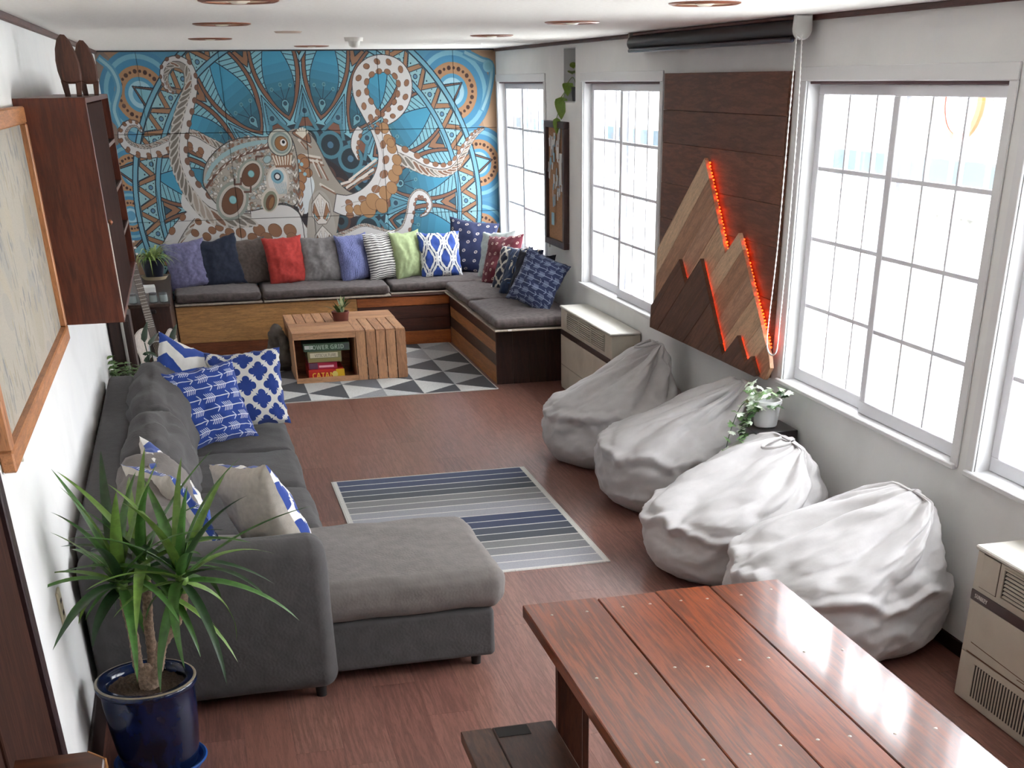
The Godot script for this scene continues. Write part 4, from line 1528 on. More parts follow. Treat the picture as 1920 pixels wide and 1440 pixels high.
# ---------------------------------------------------------------- low table of four crates
func build_crate_table():
	var t := thing("crate_table", "low coffee table of four wooden crates on the triangle rug", "coffee table", Vector3(1.19, 0, -11.93))
	var o := Vector3(-1.19, 0, 11.93)
	var mx := []
	var mz := []
	var my := []
	for i in 3:
		var d: Color = [c8(166, 116, 80), c8(174, 122, 84), c8(158, 110, 76)][i]
		var l: Color = [c8(208, 156, 116), c8(214, 162, 120), c8(200, 148, 110)][i]
		mx.append(wood("cratex%d" % i, d, l, Vector3(1, 0, 0), 0.6))
		mz.append(wood("cratez%d" % i, d, l, Vector3(0, 0, 1), 0.6))
		my.append(wood("cratey%d" % i, d, l, Vector3(0, 1, 0), 0.6))
	var put := func(x0, x1, y0, y1, z0, z1, m):
		obj("slat", box(x1 - x0, y1 - y0, z1 - z0, 0.002), m, t, Transform3D(Basis(), Vector3((x0 + x1) / 2, (y0 + y1) / 2, (z0 + z1) / 2) + o))
	var y := 0.008
	# front crate, open to the front
	put.call(0.698, 1.246, 0.370, 0.412, -11.428, -11.411, mx[0])
	put.call(0.698, 1.246, y, 0.052, -11.428, -11.411, mx[1])
	for k in 3:
		put.call(0.698, 1.246, 0.4125, 0.4265, -11.411 - (k + 1) * 0.173, -11.412 - k * 0.173 + 0.0, mx[k])
		put.call(0.712, 1.232, y, 0.022, -11.44 - (k + 1) * 0.16, -11.441 - k * 0.16, mx[k])
	put.call(0.698, 0.711, 0.053, 0.411, -11.60, -11.429, my[0])
	put.call(0.698, 0.711, y, 0.411, -11.79, -11.603, my[1])
	put.call(0.698, 0.711, y, 0.411, -11.92, -11.793, my[2])
	put.call(0.698, 0.7105, 0.053, 0.3695, -11.428, -11.411, my[1])
	put.call(1.233, 1.2455, y, 0.411, -11.92, -11.429, my[2])
	put.call(0.712, 1.232, 0.023, 0.411, -11.92, -11.908, mx[2])
	# crate at the corner: slats on top and down the front
	for i in 5:
		var x0 := 1.247 + i * 0.0886
		put.call(x0, x0 + 0.0815, 0.4125, 0.4265, -12.018, -11.411, mz[i % 3])
		put.call(x0, x0 + 0.0815, y, 0.4122, -11.424, -11.411, my[(i + 1) % 3])
	for k in 4:
		put.call(1.676, 1.689, y + 0.01 + k * 0.101, 0.106 + k * 0.101, -12.018, -11.425, mz[k % 3])
	put.call(1.247, 1.2595, y, 0.411, -12.018, -11.925, my[1])
	# two crates behind
	for k in 3:
		put.call(1.132, 1.689, 0.4125, 0.4265, -12.021 - (k + 1) * 0.144 + 0.002, -12.021 - k * 0.144, mx[(k + 1) % 3])
		put.call(1.132, 1.689, y + k * 0.137, 0.139 + k * 0.136, -12.455, -12.442, mx[k])
		put.call(1.676, 1.689, y + k * 0.137, 0.139 + k * 0.136, -12.44, -12.021, mz[k])
	for i in 5:
		var x0 := 0.698 + i * 0.0866
		put.call(x0, x0 + 0.0795, 0.4125, 0.4265, -12.455, -11.933, mz[(i + 1) % 3])
		put.call(x0, x0 + 0.0825, y, 0.4122, -12.455, -12.443, my[i % 3])
	put.call(0.698, 0.711, 0.37, 0.4122, -12.44, -11.94, mz[0])
	put.call(0.698, 0.711, y, 0.052, -12.44, -11.94, mz[1])
	# games stacked inside the open crate
	var game := func(label, x0, x1, y0, y1, z0, z1, c, turn):
		var g := thing("board_game", label, "board game", Vector3((x0 + x1) / 2, y0, (z0 + z1) / 2), turn, "boxed games inside the crate table")
		obj("box_base", box(x1 - x0, y1 - y0, z1 - z0, 0.002), mat(c, 0.5), g, at(0, (y1 - y0) / 2, 0))
		return g
	var dz := -11.47
	var g1 = game.call("red and yellow boxed game at the bottom of the stack in the crate table", 0.813, 1.125, 0.0225, 0.106, -11.80, dz, c8(196, 40, 32), 0.0)
	obj("yellow_corner", box(0.075, 0.07, 0.004, 0.001), mat(c8(228, 186, 40), 0.5), g1, at(0.122, 0.046, 0.1645))
	obj("emblem", lathe([Vector2(0.026, 0), Vector2(0.024, 0.002), Vector2(0, 0.002)], 20), mat(c8(232, 214, 120), 0.5), g1, turned(Vector3(0.075, 0.04, 0.1652), Vector3(PI / 2, 0, 0)))
	obj("lettering", text_mesh("CATAN", 0.062, 0.002), mat(c8(240, 190, 70), 0.5), g1, at(-0.028, 0.034, 0.166))
	var g2 = game.call("small crimson boxed game on the red box in the crate table", 0.818, 1.068, 0.1065, 0.166, -11.78, dz - 0.01, c8(176, 34, 66), 0.01)
	obj("end_print", box(0.075, 0.05, 0.002, 0.0005), mat(c8(96, 60, 84), 0.5), g2, at(-0.083, 0.03, 0.1505))
	obj("banner", box(0.13, 0.018, 0.002, 0.0005), mat(c8(236, 170, 186), 0.5), g2, at(0.03, 0.024, 0.1512))
	var g3 = game.call("olive boxed game with a cream title strip in the crate table", 0.82, 1.115, 0.1665, 0.258, -11.80, dz, c8(128, 126, 92), -0.01)
	obj("title_strip", box(0.245, 0.04, 0.002, 0.0005), mat(c8(214, 206, 180), 0.5), g3, at(-0.005, 0.06, 0.1655))
	obj("lettering", text_mesh("VITICULTURE", 0.032, 0.002, false), mat(c8(74, 66, 56), 0.6), g3, at(0.008, 0.058, 0.1668))
	obj("painted_field", box(0.28, 0.03, 0.002, 0.0005), mat(c8(146, 134, 84), 0.5), g3, at(0, 0.019, 0.1655))
	var g4 = game.call("wide green boxed game on top of the stack in the crate table", 0.792, 1.196, 0.2585, 0.326, -11.82, dz, c8(70, 96, 76), -0.03)
	obj("badge", box(0.07, 0.03, 0.002, 0.0005), mat(c8(216, 222, 216), 0.5), g4, at(-0.155, 0.036, 0.1755))
	obj("lettering", text_mesh("POWER GRID", 0.05, 0.002), mat(c8(168, 190, 172), 0.5), g4, at(0.0, 0.034, 0.1765))
	obj("end_print", box(0.1, 0.05, 0.0015, 0.0005), mat(c8(78, 88, 84), 0.5), g4, at(0.148, 0.034, 0.1753))
	# throw stuffed in the side opening
	var bl := thing("folded_throw", "grey brown throw spilling from the side of the crate table", "throw", Vector3(0.69, 0, -12.16))
	obj("cloth", soft(0.13, 0.33, 0.30, 0.06, Vector3(0.02, 0.02, 0.02), 0.09, 18, 77), fabric("throw", c8(78, 72, 66), c8(116, 108, 100), 5.0, 0.2, 0.4), bl, at(-0.065, 0.19, 0))
	for i in 7:
		obj("fringe", tube([Vector3(-0.09, 0.12, -0.12 + i * 0.04), Vector3(-0.115, 0.06, -0.13 + i * 0.042), Vector3(-0.11, 0.014, -0.12 + i * 0.045)], 0.006, 6), fabric("throw", c8(78, 72, 66), c8(116, 108, 100)), bl)


# ---------------------------------------------------------------- hanging cabinet on the sofa wall
func build_wall_cabinet():
	var red := wood("cabred", c8(66, 28, 18), c8(104, 50, 32), Vector3(0, 1, 0), 0.35)
	var dark := wood("cabdark", c8(34, 19, 15), c8(56, 32, 25), Vector3(0, 1, 0), 0.4)
	var pale := mat(c8(96, 72, 60), 0.6)
	dark.metallic_specular = 0.2
	var z0 := -8.40
	var z1 := -6.27
	var zc := (z0 + z1) / 2
	var L := z1 - z0
	var t := thing("wall_cabinet", "long reddish-brown wall cabinet hanging above the sofa, half of it open shelves", "cabinet", Vector3(-0.507, 1.36, zc))
	obj("side_panel", box(0.292, 0.89, 0.02, 0.002), red, t, at(0, 0.445, L / 2 - 0.01))
	obj("side_panel", box(0.292, 0.89, 0.02, 0.002), red, t, at(0, 0.445, -L / 2 + 0.01))
	obj("top_panel", box(0.29, 0.02, L - 0.042, 0.002), red, t, at(0, 0.879, 0))
	obj("bottom_panel", box(0.29, 0.02, L - 0.042, 0.002), red, t, at(0, 0.011, 0))
	obj("back_panel", box(0.012, 0.846, L - 0.042, 0.001), dark, t, at(-0.139, 0.445, 0))
	obj("divider", box(0.276, 0.846, 0.018, 0.002), dark, t, at(0.006, 0.445, -0.32))
	obj("shelf", box(0.27, 0.016, 0.72, 0.002), dark, t, at(0.002, 0.66, -0.69))
	obj("shelf", box(0.27, 0.016, 0.72, 0.002), dark, t, at(0.002, 0.45, -0.69))
	obj("shelf", box(0.27, 0.016, 0.72, 0.002), dark, t, at(0.002, 0.24, -0.69))
	for y in [0.66, 0.45, 0.24]:
		obj("shelf_edge", box(0.006, 0.018, 0.72, 0.001), pale, t, at(0.141, y, -0.69))
	var d := obj("door", box(0.018, 0.84, 1.34, 0.003), wood("cabdoor", c8(34, 19, 15), c8(56, 32, 25), Vector3(0, 1, 0), 0.75, 1.0, 0.0, 0.03), t, at(0.135, 0.445, 0.365))
	(d.material_override as StandardMaterial3D).metallic_specular = 0.15
	obj("knob", lathe([Vector2(0.009, 0), Vector2(0.013, 0.012), Vector2(0.0, 0.02)], 14), copper(), d, turned(Vector3(0.009, -0.04, 0.58), Vector3(0, 0, -PI / 2)))
	obj("lit_edge_strip", box(0.004, 0.39, 0.012, 0.001), mat(c8(206, 196, 182), 0.5), t, at(0.147, 0.215, L / 2 - 0.012))  # pale strip standing in for light caught along the cabinet edge
	# two carved shapes standing on top
	var outline := [Vector2(-0.020, 0), Vector2(-0.024, 0.055), Vector2(-0.045, 0.085), Vector2(-0.050, 0.14), Vector2(-0.043, 0.20), Vector2(-0.022, 0.245), Vector2(0.0, 0.255)]
	for i in 2:
		var k: float = [1.0, 0.96][i]
		var c := thing("wooden_carving", ["dark shield-shaped wooden carving on two feet, on the near part of the wall cabinet", "dark shield-shaped wooden carving on two feet, partly behind its twin"][i], "carving", Vector3([-0.44, -0.39][i], 2.25, [-6.8, -7.3][i]), 0.1)
		var p := PackedVector2Array([Vector2(-0.042, 0.06), Vector2(-0.05, 0.10), Vector2(-0.051, 0.14), Vector2(-0.044, 0.185), Vector2(-0.03, 0.222), Vector2(-0.012, 0.24), Vector2(0.006, 0.238), Vector2(0.024, 0.215), Vector2(0.04, 0.175), Vector2(0.049, 0.13), Vector2(0.05, 0.09), Vector2(0.046, 0.06), Vector2(0.025, 0.05), Vector2(-0.02, 0.05)])
		for j in p.size():
			p[j] *= k
		var wm := wood("carving", c8(48, 26, 18), c8(92, 54, 38), Vector3(0, 1, 0), 0.4)
		obj("shield", slab(p, 0.026, 0.008), wm, c)
		for s in [-1.0, 1.0]:
			obj("foot", slab(PackedVector2Array([Vector2(0.014, 0), Vector2(0.036, 0), Vector2(0.046, 0.062 * k), Vector2(0.018, 0.055 * k)]) if s > 0 else PackedVector2Array([Vector2(-0.036, 0), Vector2(-0.012, 0), Vector2(-0.014, 0.055 * k), Vector2(-0.044, 0.062 * k)]), 0.024, 0.003), wm, c)
	var jar := thing("black_jar", "glossy black jar on an open shelf of the wall cabinet", "jar", Vector3(-0.43, 1.8185, -7.62))
	obj("body", lathe([Vector2(0, 0), Vector2(0.045, 0), Vector2(0.055, 0.03), Vector2(0.055, 0.1), Vector2(0.03, 0.13), Vector2(0.03, 0.15), Vector2(0, 0.15)], 24), mat(c8(18, 18, 20), 0.12), jar)


# ---------------------------------------------------------------- mountain panel with lights
func onto_wall(x: float) -> Transform3D:
	return Transform3D(Basis(Vector3(0, 0, 1), Vector3(0, 1, 0), Vector3(-1, 0, 0)), Vector3(x, 0, 0))


# cuts a polygon (z, y) into boards that run at an angle, each a part with its grain along the board
func boards(t: Node3D, x: float, poly: PackedVector2Array, angle: float, width: float, thick: float, mats: Array, start := 0.0):
	var rot := PackedVector2Array()
	var lo := 1e9
	var hi := -1e9
	for p in poly:
		var q := p.rotated(-angle)
		rot.append(q)
		lo = minf(lo, q.y)
		hi = maxf(hi, q.y)
	var y := lo - start
	var i := 0
	var xf := onto_wall(x) * Transform3D(Basis(Vector3(0, 0, 1), angle), Vector3.ZERO)
	while y < hi:
		var w: float = width * [1.0, 0.8, 1.15, 0.9][i % 4]
		for piece in Geometry2D.intersect_polygons(rot, PackedVector2Array([Vector2(-50, y + 0.0008), Vector2(50, y + 0.0008), Vector2(50, y + w - 0.0008), Vector2(-50, y + w - 0.0008)])):
			if absf(area(piece)) > 0.001:
				var c := Vector2.ZERO
				for p in piece:
					c += p / piece.size()
				var loc := PackedVector2Array()
				for p in piece:
					loc.append(p - c)
				var g := t.global_transform.affine_inverse() if t.is_inside_tree() else t.transform.affine_inverse()
				obj("board", slab(loc, thick + 0.002 * (i % 2), 0.0015), mats[i % mats.size()], t, g * xf * at(c.x, c.y, 0))
		y += w
		i += 1


func build_mountains():
	var t := thing("mountain_panel", "wooden wall panel of pale and dark mountains with glowing orange edge lights", "wall art", Vector3(XR, 1.5, -7.85))
	var brown := []
	var light := []
	var dark := []
	for i in 3:
		brown.append(wood("panelb%d" % i, c8([86, 92, 80][i], [52, 56, 48][i], [38, 41, 35][i]), c8([118, 126, 112][i], [74, 79, 70][i], [54, 58, 51][i]), Vector3(1, 0, 0), 0.6))
		dark.append(wood("paneld%d" % i, c8([76, 82, 72][i], [48, 51, 45][i], [35, 37, 33][i]), c8([110, 118, 104][i], [72, 76, 67][i], [53, 56, 50][i]), Vector3(1, 0, 0), 0.6))
	var ld := [c8(160, 112, 82), c8(206, 162, 124), c8(196, 150, 110), c8(172, 124, 92)]
	var ll := [c8(194, 146, 112), c8(234, 198, 160), c8(226, 186, 148), c8(206, 160, 128)]
	for i in 4:
		light.append(wood("panell%d" % i, ld[i], ll[i], Vector3(1, 0, 0), 0.6))
	boards(t, 3.122, PackedVector2Array([Vector2(-8.79, 0.79), Vector2(-6.85, 0.79), Vector2(-6.85, 2.322), Vector2(-8.79, 2.322)]), 0.0, 0.235, 0.03, brown)
	var pale := PackedVector2Array([Vector2(-7.899, 1.878), Vector2(-8.698, 1.296), Vector2(-8.722, 0.996), Vector2(-8.761, 0.822), Vector2(-7.679, 0.819), Vector2(-6.781, 0.797), Vector2(-6.713, 0.874), Vector2(-6.74, 0.933), Vector2(-7.295, 1.519), Vector2(-7.48, 1.391)])
	var slope := (pale[0] - pale[1]).angle()
	boards(t, 3.076, pale, slope, 0.16, 0.024, light)
	var front := PackedVector2Array([Vector2(-8.701, 0.928), Vector2(-8.173, 1.284), Vector2(-8.046, 1.156), Vector2(-7.793, 1.329), Vector2(-7.346, 0.835), Vector2(-7.134, 0.984), Vector2(-6.997, 0.857), Vector2(-6.91, 0.906), Vector2(-6.816, 0.82), Vector2(-6.844, 0.805), Vector2(-8.71, 0.785)])
	boards(t, 3.040, front, slope - 0.02, 0.15, 0.024, dark, 0.05)
	# spacers that carry the layers
	for p in [Vector2(-8.205, 1.329), Vector2(-7.765, 1.525), Vector2(-7.196, 1.175), Vector2(-6.997, 0.97)]:
		obj("spacer", box(0.024, 0.1, 0.1, 0.002), dark[0], t, at(3.098 - XR, p.y - 1.5, p.x + 7.85))
	for p in [Vector2(-8.461, 0.937), Vector2(-7.964, 1.072), Vector2(-7.653, 0.895), Vector2(-7.223, 0.858)]:
		obj("spacer", box(0.020, 0.08, 0.08, 0.002), dark[0], t, at(3.0575 - XR, p.y - 1.5, p.x + 7.85))
	# strings of small orange lamps tucked along the right-hand slopes
	var bulb := glow(Color(1.0, 0.25, 0.06), 7.0)
	var bead := lathe([Vector2(0, -0.006), Vector2(0.006, -0.003), Vector2(0.006, 0.003), Vector2(0, 0.006)], 8)
	var runs := [[3.092, [Vector2(-7.89, 1.861), Vector2(-7.695, 1.631), Vector2(-7.494, 1.404)]], [3.092, [Vector2(-7.287, 1.494), Vector2(-7.003, 1.202), Vector2(-6.766, 0.966)]], [3.056, [Vector2(-8.184, 1.257), Vector2(-8.071, 1.161)]], [3.056, [Vector2(-7.804, 1.3), Vector2(-7.593, 1.062), Vector2(-7.38, 0.846)]], [3.056, [Vector2(-7.146, 0.966), Vector2(-7.03, 0.865)]], [3.056, [Vector2(-6.93, 0.883), Vector2(-6.855, 0.82)]]]
	for r in runs:
		var pts := []
		for p in r[1]:
			pts.append(Vector3(r[0] - XR, p.y - 1.5, p.x + 7.85))
		var s := obj("light_string", tube(pts, 0.0022, 6), mat(c8(70, 40, 28), 0.6), t)
		var line := 0.0
		for i in pts.size() - 1:
			var n := maxi(2, int(pts[i].distance_to(pts[i + 1]) / 0.022))
			for k in n:
				var q: Vector3 = pts[i].lerp(pts[i + 1], (k + 0.5) / n) + Vector3(rng.randf_range(-0.002, 0.002), 0, rng.randf_range(-0.006, 0.006))
				obj("led_lamp", bead, bulb, s, at(q.x, q.y, q.z))
				if k % 3 == 1:
					var o := OmniLight3D.new()
					o.name = "led_light"
					s.add_child(o, true)
					o.position = q + Vector3(-0.008, 0, 0.008)
					o.light_color = Color(1.0, 0.27, 0.07)
					o.light_energy = 0.0016
					o.light_size = 0.012
					o.omni_range = 8.0
					o.omni_attenuation = 2.0
					o.shadow_enabled = true


# ---------------------------------------------------------------- things on and along the window wall
func build_right_wall_things():
	# rolled-up screen with its bead chain
	var t := thing("roller_screen", "rolled-up black projection screen under the ceiling, above the mountain panel", "projection screen", Vector3(3.05, 2.5, -7.9))
	obj("roll", rod(Vector3(0, 0, -1.40), Vector3(0, 0, 1.26), 0.042, 24), mat(c8(26, 26, 30), 0.5), t)
	obj("hem_bar", rod(Vector3(-0.035, -0.045, -1.36), Vector3(-0.035, -0.045, 1.25), 0.012, 12), mat(c8(44, 48, 60), 0.35), t)
	obj("head_rail", box(0.05, 0.015, 2.64, 0.003), wood("screenrail", c8(96, 60, 54), c8(132, 90, 80), Vector3(0, 0, 1), 0.5), t, at(0.02, 0.05, -0.07))
	var cap := PackedVector2Array()
	for i in 13:
		var a := PI + PI * i / 12.0
		cap.append(Vector2(cos(a) * 0.048, sin(a) * 0.048))
	cap.append(Vector2(0.044, 0.058))
	cap.append(Vector2(-0.044, 0.058))
	obj("bracket", slab(cap, 0.03, 0.005), mat(c8(206, 206, 202), 0.45), t, at(0, 0, 1.285))
	obj("bracket", box(0.07, 0.07, 0.02, 0.004), mat(c8(176, 172, 168), 0.45), t, at(0.01, 0.024, -1.412))
	var chain := []
	for p in [Vector2(-6.569, 2.476), Vector2(-6.582, 2.073), Vector2(-6.599, 1.526), Vector2(-6.641, 1.104), Vector2(-6.638, 1.021), Vector2(-6.609, 0.984), Vector2(-6.556, 0.976), Vector2(-6.511, 1.001), Vector2(-6.499, 1.044), Vector2(-6.495, 1.127), Vector2(-6.479, 1.538), Vector2(-6.48, 2.076), Vector2(-6.507, 2.474)]:
		chain.append(Vector3(-0.05, p.y - 2.5, p.x + 7.9))
	var fine := curve_pts(chain, 34)
	var rad := []
	for i in fine.size():
		rad.append(0.0046 if i % 2 else 0.0016)
	obj("bead_chain", tube(fine, rad, 6), mat(c8(228, 226, 222), 0.35), t)
	# cork board full of snapshots
	var zc := -11.53
	var cb := thing("cork_board", "narrow dark-framed cork board between the two far windows", "notice board", Vector3(XR - 0.001, 1.505, zc))
	var fm := wood("corkframe", c8(44, 28, 26), c8(74, 52, 48), Vector3(0, 1, 0), 0.5)
	var hw := 0.32
	var hh := 0.485
	obj("cork", box(0.02, hh * 2 - 0.06, hw * 2 - 0.06, 0.001), fabric("cork", c8(150, 104, 70), c8(188, 142, 104), 12.0, 0.2, 0.0), cb, at(-0.012, 0, 0))
	for s in [-1.0, 1.0]:
		obj("frame_rail", box(0.05, 0.05, hw * 2, 0.004), fm, cb, at(-0.026, s * (hh - 0.025), 0))
		obj("frame_stile", box(0.05, hh * 2 - 0.1, 0.05, 0.004), fm, cb, at(-0.026, 0, s * (hw - 0.025)))
	obj("peg", rod(Vector3(-0.03, -hh - 0.03, -0.24), Vector3(-0.03, -hh, -0.24), 0.006, 8), mat(c8(214, 208, 196), 0.5), cb)
	var shots := []
	for i in 4:
		shots.append(mat([c8(206, 202, 196), c8(150, 152, 156), c8(130, 172, 190), c8(176, 160, 148)][i], 0.4))
	for i in 46:
		var q := thing("snapshot", "small pinned snapshot in the crowded cluster on the cork board", "photo", Vector3(XR - 0.030 - 0.0016 * (i % 6), 1.505, zc), 0, "snapshots pinned to the cork board")
		var yy := rng.randf_range(-0.14, 0.41)
		q.position += Vector3(0, yy, rng.randf_range(-0.23, 0.2) * (1.0 if yy > -0.05 else 0.55))
		q.rotation = Vector3(rng.randf_range(-0.2, 0.2), 0, rng.randf_range(-0.12, 0.05))
		obj("print", box(0.0012, rng.randf_range(0.05, 0.09), rng.randf_range(0.03, 0.06), 0.0003), shots[[0, 0, 1, 2, 0, 3][i % 6]], q)
	for i in 3:
		var q := thing("postcard", ["tall white card near the window-side edge of the cork board", "white card above the middle of the cork board", "pale blue card hanging lowest on the cork board"][i], "card", Vector3(XR - 0.044, 1.505 + [0.13, 0.25, -0.27][i], zc + [0.19, 0.10, -0.07][i]))
		obj("card", box(0.0012, [0.24, 0.09, 0.1][i], [0.07, 0.08, 0.09][i], 0.0003), shots[[0, 0, 2][i]], q)
	# trailing plant in the niche
	var np := thing("niche_plant", "heart-leaved trailing plant in a dark pot inside the ceiling niche", "plant", Vector3(3.185, 2.1395, -11.12))
	obj("pot", lathe_hard([Vector2(0, 0), Vector2(0.042, 0), Vector2(0.055, 0.1), Vector2(0.048, 0.1), Vector2(0.044, 0.085), Vector2(0, 0.085)], 20), mat(c8(36, 42, 50), 0.5), np)
	var lm := leaf_mat("niche", c8(88, 120, 40), c8(122, 152, 58))
	var tips := [[Vector3(-0.01, 0.19, -0.13), 0.13, 0.075, 0.4], [Vector3(-0.07, 0.03, -0.25), 0.17, 0.11, -1.2], [Vector3(-0.10, -0.12, -0.29), 0.13, 0.065, -1.5], [Vector3(-0.03, 0.13, -0.19), 0.12, 0.09, -0.7], [Vector3(-0.02, 0.23, -0.06), 0.10, 0.06, 0.7]]
	for q in tips:
		var p: Vector3 = q[0]
		obj("stem", tube(curve_pts([Vector3(0, 0.08, 0), Vector3(p.x * 0.4, maxf(p.y, 0.02) * 0.6 + 0.09, p.z * 0.5), p], 4), 0.003, 6), lm, np)
		obj("leaf", leaf(q[1], q[2], 0.5, 0.25, 8, true), lm, np, turned(p, Vector3(0, 0, 0)) * Transform3D(Basis.from_euler(Vector3(q[3], PI - 0.3, 0.0)), Vector3.ZERO))
	# black stand with ivy
	stand("small black stand carrying the variegated ivy, between two beanbags", Vector3(2.99, 0, -6.51), 0.25, 0.25, 0.6)
	var iv := thing("potted_ivy", "variegated ivy trailing from a white pot on the black stand", "plant", Vector3(2.975, 0.601, -6.52))
	obj("pot", lathe_hard([Vector2(0, 0), Vector2(0.055, 0), Vector2(0.064, 0.008), Vector2(0.078, 0.125), Vector2(0.083, 0.128), Vector2(0.083, 0.145), Vector2(0.074, 0.145), Vector2(0.07, 0.12), Vector2(0, 0.12)], 28), mat(c8(216, 216, 216), 0.35), iv)
	var pale := leaf_mat("ivypale", c8(176, 196, 166), c8(214, 224, 206))
	var mid := leaf_mat("ivymid", c8(72, 112, 60), c8(132, 168, 112))
	var deep := leaf_mat("ivydeep", c8(34, 62, 36), c8(66, 98, 58))
	var il := ivy_leaf(0.052)
	for i in 46:
		var a := rng.randf() * TAU
		var rr := sqrt(rng.randf()) * 0.125
		var p := Vector3(cos(a) * rr - 0.015, 0.15 + rng.randf() * 0.10 - rr * 0.35, sin(a) * rr)
		obj("leaf", il, [pale, pale, mid, pale, deep][i % 5], iv, turned(p, Vector3(rng.randf_range(-0.9, 0.3), rng.randf() * TAU, rng.randf_range(-0.5, 0.5))))
	var vines := [[Vector3(-0.06, 0.14, 0.03), Vector3(-0.13, 0.08, 0.05), Vector3(-0.16, -0.03, 0.08), Vector3(-0.165, -0.14, 0.10)], [Vector3(-0.06, 0.14, -0.02), Vector3(-0.14, 0.13, -0.01), Vector3(-0.2, 0.05, 0.02), Vector3(-0.24, -0.06, 0.04), Vector3(-0.25, -0.14, 0.05)], [Vector3(-0.05, 0.15, 0.0), Vector3(-0.10, 0.20, 0.0), Vector3(-0.12, 0.24, 0.0)]]
	for vi in 3:
		var path := curve_pts(vines[vi], 8)
		obj("stem", tube(path, 0.0022, 6), deep, iv)
		for i in range(2, path.size(), [1, 3, 2][vi]):
			for s in ([-1, 1] if vi == 0 else [1]):
				obj("leaf", il, ([mid, mid, pale, deep] if vi == 0 else [pale, mid])[i % (4 if vi == 0 else 2)], iv, turned(path[i] + Vector3(rng.randf_range(-0.03, 0.02), rng.randf_range(-0.02, 0.02), s * 0.012), Vector3(rng.randf_range(-0.6, 0.9), rng.randf() * TAU, rng.randf_range(-0.6, 0.6))))
	stand("small black stand at the end of the far fan heater", Vector3(3.045, 0, -9.04), 0.17, 0.27, 0.53)
	var cl := thing("grey_notebook", "dark folder lying on the small black stand by the far heater", "folder", Vector3(3.05, 0.531, -9.05), 0.5)
	obj("folder", box(0.13, 0.008, 0.18, 0.002), mat(c8(40, 48, 46), 0.35), cl, at(0, 0.004, 0))


func stand(label: String, p: Vector3, w: float, d: float, h: float):
	var m := wood("blackstand", c8(24, 20, 24), c8(42, 36, 40), Vector3(0, 1, 0), 0.35)
	var t := thing("side_stand", label, "stand", p, 0, "small black stands")
	obj("top", box(w, 0.05, d, 0.003), m, t, at(0, h - 0.025, 0))
	for s in [-1.0, 1.0]:
		obj("side_panel", box(0.03, h - 0.051, d - 0.004, 0.002), m, t, at(s * (w / 2 - 0.017), (h - 0.051) / 2, 0))
	obj("back_panel", box(w - 0.07, h - 0.06, 0.012, 0.001), m, t, at(0, (h - 0.06) / 2, -d / 2 + 0.05))
	obj("shelf", box(w - 0.07, 0.02, d - 0.08, 0.002), m, t, at(0, 0.16, 0.02))


